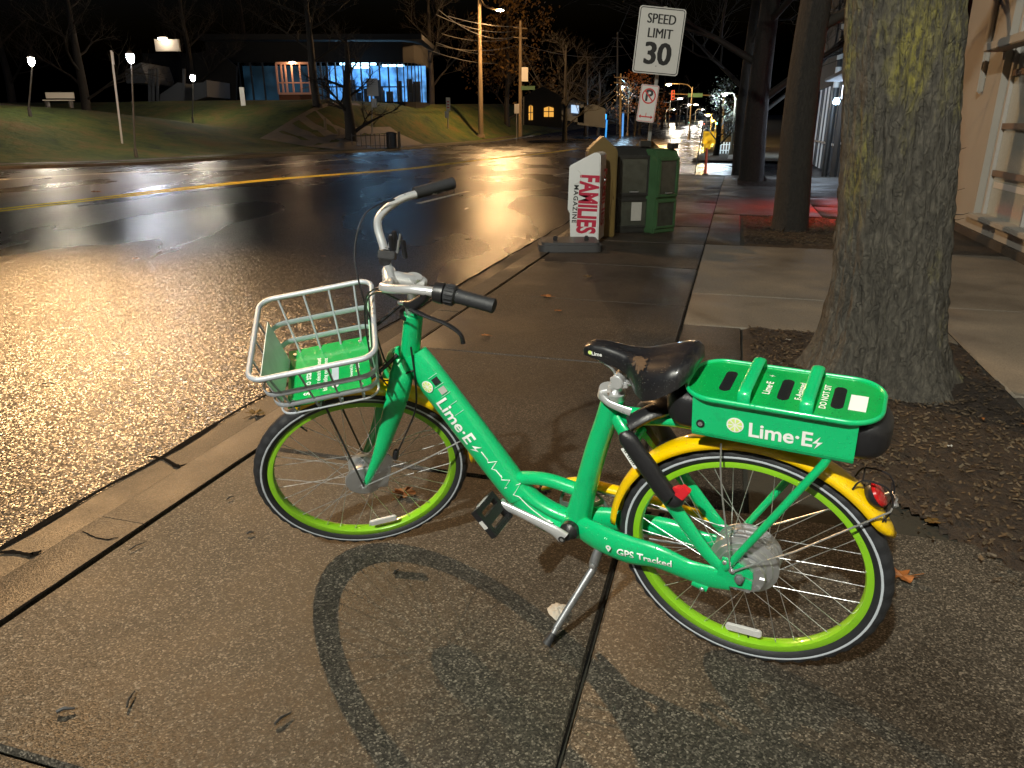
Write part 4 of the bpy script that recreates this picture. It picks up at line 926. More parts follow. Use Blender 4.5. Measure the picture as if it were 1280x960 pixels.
# phone holder / bell clamp (black, beside the stem)
mb = MB(); c = T(.072, .245, -.048)
mb.box(c, (.045, .05, .022), Matrix.Rotation(.4, 3, 'X')@Matrix.Rotation(.5, 3, 'Z')); mb.tube([T(.078, .236, -.07), T(.078, .236, -.03)], .016, 16)
for dx, dw in ((0, -.035), (.012, -.005), (-.02, .01)): mb.box(c+GX*(dx-.02)+NX*dw+AX*.028, (.012, .010, .05))
cl = mb.build('holder_clamp', M['black'], bar, bevel=.002)
mb = MB()
for dx, dw in ((-.004, -.022), (-.024, .005), (-.030, -.03)): mb.cyl(c+GX*dx+NX*dw+AX*.012, c+GX*dx+NX*dw+AX*.050, .0032)
mb.build('clamp_screw', M['steel'], cl)
# cables
mb = MB(); mb.tube(smooth_path([T(.052, .330, -.215), T(.13, .30, -.17), T(.155, .22, -.10), T(.13, .13, -.03), T(.085, .03, .01), T(.05, -.05, .035), T(.0, -.10, .05)], 8), .0025, 8)
mb.tube(smooth_path([T(.045, .262, .212), T(.10, .225, .11), T(.12, .13, .02), T(.095, .02, .0), T(.06, -.09, .05), T(.02, -.12, .07), T(-.02, -.16, .075)], 8), .0025, 8)
mb.tube(smooth_path([T(-.02, .315, .262), T(.06, .27, .15), T(.12, .14, .0), T(.10, -.02, .01), T(.055, -.10, .05), F(.93, .735, .032), F(.915, .715, .03)], 8), .0024, 8)
mb.build('control_cables', M['black'], bike)
mb = MB(); mb.lathe([(.001, -.012), (.024, -.010), (.028, 0), (.028, .016), (.02, .022)], T(.075, -.045, .02), FX, 20); mb.build('headlight', M['black'], bike)

# ---- basket
bk = MB(); 
def bcorner(u):      # half width and f-range at height u
    t = (u+.065)/.175; return .134+.056*t, .095-.030*t, .362+.030*t
def ring(u, r, rr=.045, n=5):
    hw, f0, f1 = bcorner(u); pts = []
    for sx, sy, a0 in ((1, 1, 0), (-1, 1, 90), (-1, -1, 180), (1, -1, 270)):
        for k in range(n+1):
            a = R(a0+90*k/n); cx = (f1-rr) if sx > 0 else (f0+rr); pts.append(Q(cx+rr*math.cos(a), u, sy*(hw-rr)+rr*math.sin(a)))
    return pts
bk.tube(ring(.110, 0, .04), .0075, 12, closed=True)
basket = bk.build('basket', M['basket'], bike)
for u in (.036, -.018):
    mb = MB(); pts = ring(u, 0, .04); mb.tube(pts, [(.0085, .0016)]*len(pts), 8, up=UX, closed=True); mb.build('band', M['basket'], basket)
mb = MB(); pts = ring(-.062, 0, .035); mb.tube(pts, .0032, 8, closed=True); mb.build('bottom_ring', M['basket'], basket)
for sg in (1, -1):
    for k in range(4):
        t = (k+.7)/4.4; P_ = []
        for u in (.108, .036, -.018, -.06, -.068):
            hw, f0, f1 = bcorner(u); P_.append(Q(f0+(f1-f0)*t, u, sg*(hw-.002)))
        hw = bcorner(-.06)[0]; f = f0+(f1-f0)*t; P_.append(Q(f, -.070, sg*(hw-.02)))
        if sg < 0: P_.append(Q(f, -.070, .115))
        mb = MB(); mb.tube(P_, .0031, 8); mb.build('basket_wire', M['basket'], basket)
for f_i in (0, 1):
    for k in range(3):
        P_ = []
        for u in (.108, .036, -.018, -.066):
            hw, f0, f1 = bcorner(u); P_.append(Q(f1 if f_i else f0, u, -.09+.09*k))
        mb = MB(); mb.tube(P_, .0031, 8); mb.build('basket_wire', M['basket'], basket)
mb = MB(); pl = [(.118, -.150), (.355, -.150), (.345, .118), (.112, .104)]
mb.prism([Q(f, -.058, w) for f, w in pl], UX*.004); plate = mb.build('base_plate', M['green_top'], basket, bevel=.001)
for f, w in ((.335, -.125), (.14, -.128), (.14, .08), (.33, .095)):
    mb = MB(); mb.lathe([(.006, 0), (.005, .003), (.001, .003)], Q(f, -.054, w), UX, 10); mb.build('screw', M['steel'], plate)
def pm(f0, w0): return lambda x, y: Q(f0+y, -.0533, w0-x)
def pm2(f0, w0): return lambda x, y: Q(f0+y, -.0533, w0-x)
text_mesh('lettering', '$1 to start', .028, M['white'], plate, pm2(.292, .02), fat=.0004)
text_mesh('lettering', 'your electric assisted', .017, M['white'], plate, pm2(.262, -.01), fat=.0002)
text_mesh('lettering', 'bike riding experience', .017, M['white'], plate, pm2(.242, .0), fat=.0002)
mb = MB(); mb.prism([pm2(.214, .02)(x, y)+UX*.0004 for x, y in stadium(0, .052, .010, .0098, 5)], UX*.0004); mb.build('pill_mark', M['stripe'], plate, smooth=False)
text_mesh('lettering', 'Powered by', .013, M['white'], plate, pm2(.168, .01), fat=.0002)
text_mesh('lettering', 'Lime', .017, M['white'], plate, pm2(.150, -.012), fat=.0004)
disc('badge', .006, M['palelime'], plate, pm2(.150, .014))
# sign plate at the basket's front, grey green
mb = MB(); mb.prism([Q(.372, .080, -.12), Q(.372, .080, .13), Q(.352, -.035, .11), Q(.348, -.055, -.10)], FX*.002); mb.build('front_panel', pbr('panel_grey', (.70, .78, .74), .5, var=.3, scale=18), basket, smooth=False)
mb = MB(); mb.prism([Q(.082, .10, -.13), Q(.082, .10, .13), Q(.094, -.05, .11), Q(.094, -.05, -.11)], FX*-.003); mb.build('back_panel', pbr('panel_green', (.30, .62, .42), .45, var=.3, scale=18), basket, smooth=False)
mb = MB()
for sg in (1, -1):
    mb.tube([Q(.26, -.068, sg*.075), FC+NX*sg*.078], .0032, 8)
mb.build('basket_strut', M['pole_dark'], basket)
mb = MB(); mb.tube(smooth_path([Q(.12, -.065, .05), T(.06, -.07, .04), T(.02, -.03, .02)], 4), .006, 8); mb.build('basket_bracket', M['black'], basket); mb = MB(); mb.tube([Q(.09, .06, .0), T(.03, .12, 0), T(.01, .14, 0)], .005, 8); mb.build('basket_bracket', M['black'], basket)

# ================================================================== TREES
def branch_tree(name, base, height, r0, seed, label, lean=(0, 0), mat=M['bark2'], first=.35, levels=4, leaves=None, nleaf=0, lsize=.06, group=None, spread=.75, parts=True, droop=0, tw=.006, kids=(4, 6)):
    rnd = random.Random(seed); e = empty(name, base, label=label, cat='tree', group=group)
    trunk = MB(); limbs = MB(); tips = []
    top = Vector((lean[0]*height, lean[1]*height, height))
    tp_ = [Vector((0, 0, -.1)), Vector((0, 0, .12)), top*.2, top*.45, top*.7, top]
    tp_ = [p+Vector((rnd.uniform(-1, 1), rnd.uniform(-1, 1), 0))*r0*.35*(i > 1) for i, p in enumerate(tp_)]
    pth = smooth_path(tp_, 4); rr = lerp_list([r0*1.55, r0*1.15, r0*.98, r0*.8, r0*.55, r0*.2], 4); trunk.tube(pth, rr, 12)
    def grow(p, d, L, r, lv):
        n = 3; pts = [p]; q = p; dd = d.copy()
        for i in range(n):
            dd = (dd+Vector((rnd.uniform(-1, 1), rnd.uniform(-1, 1), rnd.uniform(-.5, .8)-droop))*.22).normalized(); q = q+dd*L/n; pts.append(q)
        limbs.tube(pts, [r, r*.8, r*.6, r*.4], 6 if lv > 2 else (5 if lv > 1 else 3), caps=False)
        if lv <= 1: tips.append((pts[-1], dd)); tips.append((pts[-2], dd)); 
        if lv > 0:
            for k in range(rnd.randint(*kids)):
                t = rnd.uniform(.3, 1); b = pts[min(n, int(t*n)+ (0))]; b = pts[0].lerp(pts[-1], t) if False else pts[min(n-1, int(t*n))].lerp(pts[min(n, int(t*n)+1)], (t*n) % 1)
                ax = Vector((rnd.uniform(-1, 1), rnd.uniform(-1, 1), rnd.uniform(-.35, .6))).normalized(); nd = (dd*.75+ax*spread).normalized()
                grow(b, nd, L*rnd.uniform(.5, .72), max(tw*.35, r*.45), lv-1)
    nb = rnd.randint(7, 9)
    for i in range(nb):
        t = first+(1-first)*(i+.5)/nb; k = min(len(pth)-2, int(t*(len(pth)-1))); p = pth[k].lerp(pth[k+1], (t*(len(pth)-1)) % 1); a = i*2.4+rnd.uniform(-.4, .4)
        d = Vector((math.cos(a), math.sin(a), rnd.uniform(.35, 1.0))).normalized(); grow(p, d, height*.42*(1.15-t*.65), r0*.42*(1.1-t*.6), levels-1)
    trunk.build('trunk', mat, e, angle=180); limbs.build('branches', M['twig'] if mat is not M['bark'] else mat, e, angle=180)
    if leaves:
        lm = MB()
        for i in range(nleaf):
            p, d = rnd.choice(tips); p = p+Vector((rnd.gauss(0, 1), rnd.gauss(0, 1), rnd.gauss(0, 1)))*lsize*3
            a = Vector((rnd.uniform(-1, 1), rnd.uniform(-1, 1), rnd.uniform(-1, 1))).normalized(); b = a.orthogonal().normalized(); s = lsize*rnd.uniform(.6, 1.4)
            lm.add([p-a*s, p+b*s*.6+a*.2*s, p+a*s, p-b*s*.6], [(0, 1, 2, 3)])
        lm.build('crown', leaves, e, smooth=False, fix=False)
    return e
# the big near trunk: real furrowed geometry
def big_trunk():
    e = empty('street_tree', (2.10, 3.98, 0), label='big furrowed tree trunk with yellow-green lichen, right beside the bicycle', cat='tree', group='street trees along the sidewalk')
    mb = MB(); seg = 220; zs = rng(-.06, 2.6, .0125)+rng(2.7, 6.5, .1); vs = []
    for z in zs:
        zc = max(0, z)
        r = .247+.075*math.exp(-zc/.17)+.055*math.exp(-zc/.60)-.008*max(0, z-1)
        if z > 2.6: r = .234-.012*(z-2.6)
        cx, cy = -.095*zc+.02*math.sin(zc*2.1), .0
        for k in range(seg):
            t = 2*math.pi*k/seg; c_, s_ = math.cos(t), math.sin(t)
            fl = (.5+.5*math.cos(5*t+.7+.6*math.sin(2*t)))**1.4*math.exp(-zc/.20)*.085+.012*math.sin(3*t+zc*1.1)
            q = Vector((c_*3.1, s_*3.1, z*.55)); w1 = noise.noise(q+Vector((0, 0, 5)))*.9
            f = noise.noise(Vector((c_*7.5+w1*.7, s_*7.5+w1*.4, z*1.5))); f2 = noise.noise(Vector((c_*17+w1, s_*17, z*4.0+3))); f3 = noise.noise(Vector((c_*42, s_*42, z*14)))
            rid = 1-abs(f)*2.2; d = .020*rid+.015*(1-abs(f2)*2)+.007*f3-.008
            rr = r+fl+d+.012*w1
            vs.append((cx+c_*rr, cy+s_*rr, z))
    mb.add(vs, [(i*seg+k, i*seg+(k+1) % seg, (i+1)*seg+(k+1) % seg, (i+1)*seg+k) for i in range(len(zs)-1) for k in range(seg)])
    tr = mb.build('trunk', M['bark'], e, angle=180)
    rnd = random.Random(4); limbs = MB()
    def grow(p, d, L, r, lv):
        pts = [p]; q = p; dd = d.copy()
        for i in range(4):
            dd = (dd+Vector((rnd.uniform(-1, 1), rnd.uniform(-1, 1), rnd.uniform(-.4, .7)))*.2).normalized(); q = q+dd*L/4; pts.append(q)
        limbs.tube(pts, [r, r*.85, r*.7, r*.55, r*.4], 8 if lv > 2 else 5, caps=False)
        if lv:
            for k in range(rnd.randint(3, 4)):
                t = rnd.uniform(.35, .98)*4; i = min(3, int(t)); b = pts[i].lerp(pts[i+1], t-i); nd = (dd*.8+Vector((rnd.uniform(-1, 1), rnd.uniform(-1, 1), rnd.uniform(-.3, .6)))*.75).normalized(); grow(b, nd, L*.62, r*.45, lv-1)
    for i in range(6):
        a = i*1.05; grow(Vector((-.105*5.6, 0, 4.2+i*.42)), Vector((math.cos(a), math.sin(a), .9)).normalized(), 3.6, .15-.012*i, 3)
    limbs.build('branches', M['bark2'], e, angle=180)
    mb = MB()   # a few thin suckers on the right edge
    for z, t in ((1.05, .25), (.93, .1), (.9, .2), (1.25, .3)):
        p = Vector((-.105*z+.30*math.cos(t), .30*math.sin(t)-.1, z)); mb.tube([p, p+Vector((.035, -.02, .002)), p+Vector((.06, -.03, .012))], [.003, .002, .001], 5)
    mb.build('sucker_twigs', M['twig'], e)
    return e
big_trunk()
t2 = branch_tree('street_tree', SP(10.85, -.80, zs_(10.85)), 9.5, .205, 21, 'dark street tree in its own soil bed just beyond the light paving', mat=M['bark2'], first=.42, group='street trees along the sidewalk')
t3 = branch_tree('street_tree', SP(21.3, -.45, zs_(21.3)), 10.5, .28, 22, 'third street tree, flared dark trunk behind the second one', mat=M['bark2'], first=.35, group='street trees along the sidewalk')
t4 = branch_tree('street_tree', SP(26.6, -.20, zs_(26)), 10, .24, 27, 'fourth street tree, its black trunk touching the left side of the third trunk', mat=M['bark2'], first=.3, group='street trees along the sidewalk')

# ================================================================== NEWSPAPER BOXES
def yprism(mb, pts, Y, d): mb.prism([at(x, y, Y)-OO for x, y in pts], d)
# white wedge box on a dark slab
OO = at(732, 300, 8.95)
wb = empty('newspaper_box', OO, label='white wedge-shaped magazine box with crimson lettering, standing on a dark slab', cat='newspaper box', group='newspaper boxes by the kerb')
side = [(711.5, 207.4), (744, 190.2), (751, 192.6), (747.5, 302), (712.5, 300), (712, 264.5), (709.3, 264)]
mb = MB(); dv = SU*.42; yprism(mb, side, 8.95, dv); body = mb.build('body', M['box_white'], wb, bevel=.012, angle=30)
def nearmap(cx, cy, Y, rot=0, org=None, off=.004):
    c = at(cx, cy, Y)-(org if org is not None else OO)
    ex, ez = Vector((1, 0, 0)), Vector((0, 0, 1)); c_, s_ = math.cos(rot), math.sin(rot)
    # tilt of the face in the picture follows the box itself
    return lambda x, y: c+(ex*c_+ez*s_)*x+(-ex*s_+ez*c_)*y+Vector((0, -off, 0))
nm = nearmap(733.4, 255.5, 8.95, R(-92.5)); text_mesh('lettering', 'FAMILIES', .305, M['crimson'], body, lambda x, y: nm(x*.58, y), fat=.012, spacing=1.0)
text_mesh('lettering', 'MAGAZINE', .075, M['ink'], body, nearmap(718.8, 255, 8.95, R(-92.5)), fat=.002, spacing=1.25)
def facemap(org, base, ex, ez, nrm, off=.004): return lambda x, y: base+ex*x+ez*y+nrm*off
rc = (at(749.8, 248, 8.95)-OO)+SU*.2; nr = Vector((SU.y, -SU.x, 0))
text_mesh('lettering', 'FAMILIES', .30, M['crimson'], body, lambda x, y: rc+Vector((0, 0, -1))*x*.58+SU*y+nr*.014+Vector((.018, 0, 0))*(-x), fat=.010)
# door seam, latch and crescent on the near side
mb = MB(); c0 = at(719.5, 222, 8.95)-OO; mb.tube([c0+Vector((.085*math.cos(t), -.003, .085*math.sin(t)))+Vector((-.02, 0, .01)) for t in [R(a) for a in range(-90, 75, 15)]], .004, 6); mb.build('crescent_trim', M['sign_white'], body)
mb = MB(); mb.lathe([(.018, 0), (.016, .012), (.001, .014)], at(755.5, 225, 9.05)-OO, nr, 12); mb.build('latch', M['steel'], body)
mb = MB(); 
slab = stadium(0, .36, .27, .09, 5); s0 = at(713, 313, 8.45)-OO; fwd = SU
mb.prism([s0+Vector((1, 0, 0))*x+Vector((0, 1, 0))*(y+.22)+Vector((0, 0, -.075)) for x, y in slab], (0, 0, .165)); mb.build('base_slab', M['dgrey'], wb, bevel=.03, angle=60)
mb = MB(); 
for x in (694, 733): mb.box(at(x, 298, 8.6)-OO+Vector((0, 0, .0)), (.05, .06, .06))
mb.build('base_cleats', M['black'], wb, bevel=.01)

def newsbox(org, rot, w, d, h, mat, label, roof='flat', front=True, leg=0.0, papers=(), group='newspaper boxes by the kerb', handle=True, lower=True):
    """w across the front, d deep; front faces local -y"""
    e = empty('newspaper_box', org, rot, label=label, cat='newspaper box', group=group)
    mb = MB(); z0 = leg
    if roof == 'gable': prof = [(-w/2, z0), (-w/2, h*.86), (0, h), (w/2, h*.86), (w/2, z0)]; mb.prism([(x, -d/2, z) for x, z in prof], (0, d, 0))
    else: prof = [(-d/2, z0), (-d/2, h*.90), (-d/2+.06, h*.985), (-d/2+.12, h), (d/2-.02, h), (d/2, h-.02), (d/2, z0)]; mb.prism([(-w/2, y, z) for y, z in prof], (w, 0, 0))
    b = mb.build('body', mat, e, bevel=.012, angle=30)
    if leg: 
        for sx in (-1, 1):
            for sy in (-1, 1): m1 = MB(); m1.box((sx*(w/2-.04), sy*(d/2-.05), z0/2), (.035, .035, z0)); m1.build('leg', M['galv'], e)
    if front:
        zt, zb = h*.90, h*(.44 if lower else .2)
        m1 = MB(); f = .035
        for bx, bz, sx, sz in ((0, zt-f/2, w*.9, f), (0, zb+f/2, w*.9, f), (-w*.45+f/2, (zt+zb)/2, f, zt-zb-2*f-.002), (w*.45-f/2, (zt+zb)/2, f, zt-zb-2*f-.002)): m1.box((bx, -d/2-.015, bz), (sx, .034, sz))
        dr = m1.build('door_frame', mat, e, bevel=.004)
        m1 = MB(); m1.box((0, -d/2-.004, (zt+zb)/2), (w*.9-2*f, .008, zt-zb-2*f)); m1.build('door_window', M['clouded'], dr)
        if handle: m1 = MB(); m1.tube([(-w*.12, -d/2-.03, zb+.05), (-w*.12, -d/2-.05, zb+.05), (w*.12, -d/2-.05, zb+.05), (w*.12, -d/2-.03, zb+.05)], .008, 8); m1.build('door_handle', M['steel'], dr)
        if lower:
            m1 = MB(); f = .03; zt2, zb2 = h*.40, h*.06
            for bx, bz, sx, sz in ((0, zt2-f/2, w*.9, f), (0, zb2+f/2, w*.9, f), (-w*.45+f/2, (zt2+zb2)/2, f, zt2-zb2-2*f-.002), (w*.45-f/2, (zt2+zb2)/2, f, zt2-zb2-2*f-.002)): m1.box((bx, -d/2-.010, bz), (sx, .024, sz))
            lf = m1.build('lower_frame', mat, e, bevel=.004); m1 = MB(); m1.box((0, -d/2-.003, (zt2+zb2)/2), (w*.9-2*f, .006, zt2-zb2-2*f)); m1.build('lower_panel', M['clouded'], lf)
        # coin mechanism on top of the door side
        m1 = MB(); m1.box((w*.30, -d/2+.06, h+.035), (w*.3, .10, .07)); m1.build('coin_unit', M['box_black'], e, bevel=.008)
    for (fx, fz, pw, ph, fy) in papers:
        m1 = MB(); m1.box((fx, fy, fz), (pw, .004, ph)); m1.build('notice', M['paper'], e, smooth=False)
    return e
gbx = gp(826, 291.5); newsbox((gbx.x-.07, gbx.y+.22, 0), R(34), .40, .42, 1.07, M['box_green'], 'pale green newspaper box with a clouded door window, rightmost of the boxes', handle=True)
bbx = at(789, 291, 10.1); newsbox((bbx.x-.05, bbx.y+.1, 0), R(8), .47, .42, 1.10, M['box_black'], 'grimy black newspaper box with a pale notice, between the yellow and green ones', papers=((.05, .28, .14, .24, -.235),), leg=.0)
ybx = at(757, 300, 9.75); newsbox((ybx.x-.10, ybx.y, 0), R(0), .37, .36, 1.24, M['box_yellow'], 'tall faded yellow newspaper box with a pitched lid behind the white one', roof='gable', front=False, papers=((.187, .62, .003, .22, -.05),))
kbx = at(806, 215, 11.3); newsbox((kbx.x, kbx.y, 0), R(12), .40, .36, 1.16, M['box_brown'], 'brown box with a pitched lid hidden behind the black and green ones', roof='gable', front=False)

# ================================================================== SPEED LIMIT SIGN
gb = at(803, 200, 11.0); gb.z = 0
sg_top = at(832, 8, 10.6)
se = empty('road_sign', gb, label='white speed limit 30 sign above a small no parking sign on a leaning post', cat='road sign')
mb = MB(); tv = sg_top-gb; a = Vector((1, 0, 0)); 
mb.box(tv*.5, (.045, .02, tv.length), (Vector((0, 0, 1)).rotation_difference(tv)).to_matrix()); mb.box(tv*.5+Vector((0, -.012, 0)), (.02, .018, tv.length), (Vector((0, 0, 1)).rotation_difference(tv)).to_matrix()); post = mb.build('post', M['galv'], se)
def signface(name, px, Y, cx, cy, w, h, roll, yaw, mat, r=.04):
    """plate with rounded corners and its own frame of reference"""
    c = at(cx, cy, Y)-gb; rot = Matrix.Rotation(yaw, 3, 'Z')@Matrix.Rotation(roll, 3, 'Y')
    mp = lambda x, y, o=0: c+rot@Vector((x, -o, y))
    mb = MB(); st_ = [(x, y) for x, y in stadium(0, w/2, h/2, r, 5)]; mb.prism([mp(x, y) for x, y in st_], rot@Vector((0, .004, 0))); return mb.build(name, mat, se, smooth=False), mp
def outline(name, mp, w, h, r, th, mat, par):
    mb = MB(); a = stadium(0, w/2, h/2, r, 5); b = stadium(0, w/2-th, h/2-th, max(.005, r-th), 5); n = len(a)
    mb.add([mp(x, y, .0015) for x, y in a+b], [(i, (i+1) % n, n+(i+1) % n, n+i) for i in range(n)]); return mb.build(name, mat, par, smooth=False, fix=False)
sp1, mp1 = signface('speed_plate', None, 10.55, 823.8, 51.5, .615, .80, R(4.6), R(4), M['sign_white'])
outline('border', mp1, .59, .775, .035, .010, M['ink'], sp1)
for tx, sz, yy, sx_ in (('SPEED', .165, .255, .86), ('LIMIT', .165, .085, .86), ('30', .37, -.165, 1.0)):
    for dx_, oz in (((-.004, .002), (.004, .0024)) if tx != '30' else ((-.009, .002), (0, .0022), (.009, .0024))): text_mesh('lettering', tx, sz, M['ink'], sp1, lambda x, y, yy=yy, dx_=dx_, oz=oz, sx_=sx_: mp1(x*sx_+dx_, y+yy, oz), fat=.006 if tx == '30' else 0)
mb = MB(); mb.lathe([(.009, 0), (.001, .004)], mp1(-.0, -.30, .003), (0, -1, 0), 8); mb.build('bolt', M['galv'], sp1)
sp2, mp2 = signface('parking_plate', None, 10.5, 809.5, 129.5, .235, .465, R(6.2), R(-6), M['sign_white'], .02)
outline('border', mp2, .222, .452, .018, .006, M['signred'], sp2)
text_mesh('lettering', 'P', .20, M['ink'], sp2, lambda x, y: mp2(x, y+.095, .002), fat=.006)
mb = MB(); n = 36; mb.add([mp2(.092*math.cos(2*math.pi*i/n), .095+.098*math.sin(2*math.pi*i/n), .0026) for i in range(n)]+[mp2(.075*math.cos(2*math.pi*i/n), .095+.080*math.sin(2*math.pi*i/n), .0026) for i in range(n)], [(i, (i+1) % n, n+(i+1) % n, n+i) for i in range(n)])
mb.add([mp2(x, y+.095, .003) for x, y in ((-.062, .052), (-.050, .064), (.062, -.052), (.050, -.064))], [(0, 1, 2, 3)]); mb.build('prohibition_ring', M['signred'], sp2, smooth=False, fix=False)
mb = MB(); 
for p in ([(-.07, -.008), (.07, -.008), (.07, .008), (-.07, .008)], [(-.095, 0), (-.065, .026), (-.065, -.026)], [(.095, 0), (.065, .026), (.065, -.026)], [(-.004, 0), (.004, 0), (.004, .05), (-.004, .05)]): mb.add([mp2(x, y-.165, .0026) for x, y in p], [tuple(range(len(p)))])
mb.build('double_arrow', M['signred'], sp2, smooth=False, fix=False)

# ================================================================== NEAR BUILDING ON THE RIGHT (facade plane l = -3)
LF = -3.0
nb = empty('shop_building', SP(9, LF, 0), label='cream painted shop front with tall gridded windows behind the big tree, at the right edge', cat='building')
nbo = SP(9, LF, 0)
def fb(mb, s0, s1, z0, z1, out0, out1):
    """box on the facade: along s0..s1, height, out0..out1 = distance towards the street"""
    P = [SP(s, LF+o, z)-nbo for s in (s0, s1) for o in (out0, out1) for z in (z0, z1)]
    mb.add(P, [(0, 1, 3, 2), (4, 6, 7, 5), (0, 4, 5, 1), (2, 3, 7, 6), (0, 2, 6, 4), (1, 5, 7, 3)])
mb = MB()
WS0, WS1, WZ0, WZ1 = -4.0, 10.92, .30, 3.2
fb(mb, WS1, 12.9, -.2, 6.2, -.35, 0); fb(mb, -6, WS1, -.2, WZ0-.06, -.35, 0); fb(mb, -6, WS1, WZ1, 6.2, -.35, 0); fb(mb, -6, WS0, WZ0-.06, WZ1, -.35, 0)
fb(mb, 12.55, 12.9, -.2, 6.2, -9, -.35)
mb.build('wall', M['wall'], nb, smooth=False)
mb = MB(); fb(mb, WS0, 11.0, WZ0-.06, WZ0, -.3, .06); mb.build('sill', M['wall'], nb, bevel=.01)
mb = MB(); fb(mb, WS0, 11.05, 2.20, 2.30, .0, .22); mb.build('canopy_ledge', M['wall'], nb, bevel=.01)
mb = MB(); fb(mb, -6, 12.8, -.01, .10, 0, .03); mb.build('plinth', M['kerbm'], nb)
vx = [10.88, 9.45, 8.1, 6.75, 5.4, 4.05, 2.7, 1.35, 0, -1.35, -2.7, -3.95]
hz = [.30, .80, 1.35, 1.95, 2.55, 3.15]
for i in range(len(vx)-1):
    b, a = vx[i], vx[i+1]; mb = MB(); fb(mb, a-.0, a+.045, WZ0, WZ1, -.16, -.08); 
    if i == 0: fb(mb, b-.05, b+.035, WZ0, WZ1, -.16, -.08)
    w = mb.build('window', M['wframe'], nb, bevel=.004)
    e_ = b-(.05 if i == 0 else 0)
    for z in hz[1:-1]: 
        m1 = MB(); fb(m1, a+.047, e_-.002, z-.035, z+.035, -.15, -.09); m1.build('transom', M['wmull'], w)
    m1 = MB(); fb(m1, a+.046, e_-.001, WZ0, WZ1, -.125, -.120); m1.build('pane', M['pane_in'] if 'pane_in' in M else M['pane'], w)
mb = MB(); fb(mb, 9.60, 10.76, .63, .70, -.118, -.116); mb.build('notice_strip', M['sign_white'], nb, smooth=False)
mb = MB(); fb(mb, 11.55, 11.63, 1.75, 2.35, 0, .07); mb.build('pipe_box', M['wall'], nb, bevel=.02)
mb = MB(); mb.tube([SP(11.6, LF+.04, 2.3)-nbo, SP(11.6, LF+.04, 6)-nbo], .035, 10); mb.build('drainpipe', M['wall'], nb)

# ================================================================== SECOND SHOP ROW (glass front, lit sign), red lit yard
sb = empty('shop_building', SP(22, -3.2, 0), label='dark shop front with lit glass panes and a glowing white sign, farther along', cat='building'); nbo = SP(22, -3.2, 0)
LF = -3.2
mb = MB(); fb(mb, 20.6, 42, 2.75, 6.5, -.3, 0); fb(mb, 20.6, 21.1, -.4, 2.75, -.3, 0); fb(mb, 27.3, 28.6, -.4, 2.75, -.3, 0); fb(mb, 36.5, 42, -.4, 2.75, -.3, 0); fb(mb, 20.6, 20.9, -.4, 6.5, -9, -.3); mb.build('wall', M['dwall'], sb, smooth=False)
winlit = emis('lit_interior', (.70, .82, 1.0), .34, 1.3)
mb = MB(); fb(mb, 21.1, 36.5, -.3, 2.75, -2.2, -2.1); mb.build('interior_wall', winlit, sb, smooth=False)
s = 21.3
while s < 36.4:
    if not 27.2 < s < 28.7: mb = MB(); fb(mb, s, s+.07, -.3, 2.75, -.12, -.04); mb.build('mullion', M['sign_white'] if int(s*3) % 3 == 0 else M['pole_dark'], sb)
    s += .62
mb = MB(); fb(mb, 21.1, 27.3, .75, .82, -.15, -.05); fb(mb, 28.6, 36.5, .65, .72, -.15, -.05); mb.build('rail', M['sign_white'], sb)
mb = MB(); fb(mb, 23.6, 27.0, 2.12, 2.55, .02, .16); mb.build('lit_sign', emis('white_sign_glow', (.78, .86, 1.0), 1.1), sb, bevel=.02)
mb = MB(); fb(mb, 21.4, 26.6, 2.62, 2.72, .0, .75); mb.build('awning', M['pale'], sb, bevel=.02)
mb = MB(); mb.tube([SP(27.9, -2.95, -.35)-nbo, SP(27.9, -2.95, 5.2)-nbo], .09, 14); col_ = mb.build('column', M['pole_dark'], sb)
for k in range(5):
    mb = MB(); z = 2.5+k*.42; mb.tube([SP(27.9, -2.95, z)-nbo, SP(27.9, -2.95, z+.20)-nbo], .095, 14); mb.build('white_band', M['sign_white'], sb)
mb = MB(); mb.lathe([(.001, 0), (.09, .03), (.10, .10), (.06, .2), (.001, .2)], SP(26.8, -2.9, 1.95)-nbo, (0, 0, 1), 12); mb.build('wall_lamp', emis('cool_wall_lamp', (.45, .72, 1), 6), sb)
point_light(sb, SP(26.8, -2.6, 1.9)-nbo, (.7, .85, 1), 6, .1)
point_light(sb, SP(30, -2.2, 2.2)-nbo, (.8, .9, 1), 10, .3)
# yard with the red sign
yb = empty('shop_building', SP(14.5, -6.2, 0), label='set-back dark block with a red glowing sign, in the gap behind the big tree', cat='building'); nbo = SP(14.5, -6.2, 0); LF = -6.2
mb = MB(); fb(mb, 12.95, 20.5, -.2, 5, -.3, 0); mb.build('wall', M['dwall'], yb, smooth=False)
mb = MB(); fb(mb, 15.2, 17.6, 2.1, 2.6, .02, .15); mb.build('red_sign', emis('red_sign_glow', (1, .04, .02), 1.2), yb, bevel=.02)
rl = bpy.data.lights.new('sign_light', 'SPOT'); rl.color = (1, .06, .035); rl.energy = 1000; rl.spot_size = R(66); rl.spot_blend = .7; rl.shadow_soft_size = .3
ro = bpy.data.objects.new('sign_light', rl); COL.objects.link(ro); ro.parent = yb; ro.location = SP(15.6, -5.7, 2.3)-nbo; ro.rotation_euler = (SP(14.6, -3.7, 0)-SP(15.6, -5.7, 2.3)).to_track_quat('-Z', 'Y').to_euler()
mb = MB(); pts = [(0, 0), (1.2, -.25), (1.2, -1.0), (0, -.85)]
fl = empty('flag', SP(14.3, -2.9, 2.7), label='pink flag hanging above the sidewalk at the left edge of the big trunk', cat='flag')
mb = MB(); n = 8; vs = []
for i in range(n+1):
    for j in range(5): t = i/n; vs.append(SU*(.06*math.sin(t*5+j*.6))+Vector((-.55*t*.5, .1*math.sin(j), .9-.85*j/4-.45*t)))
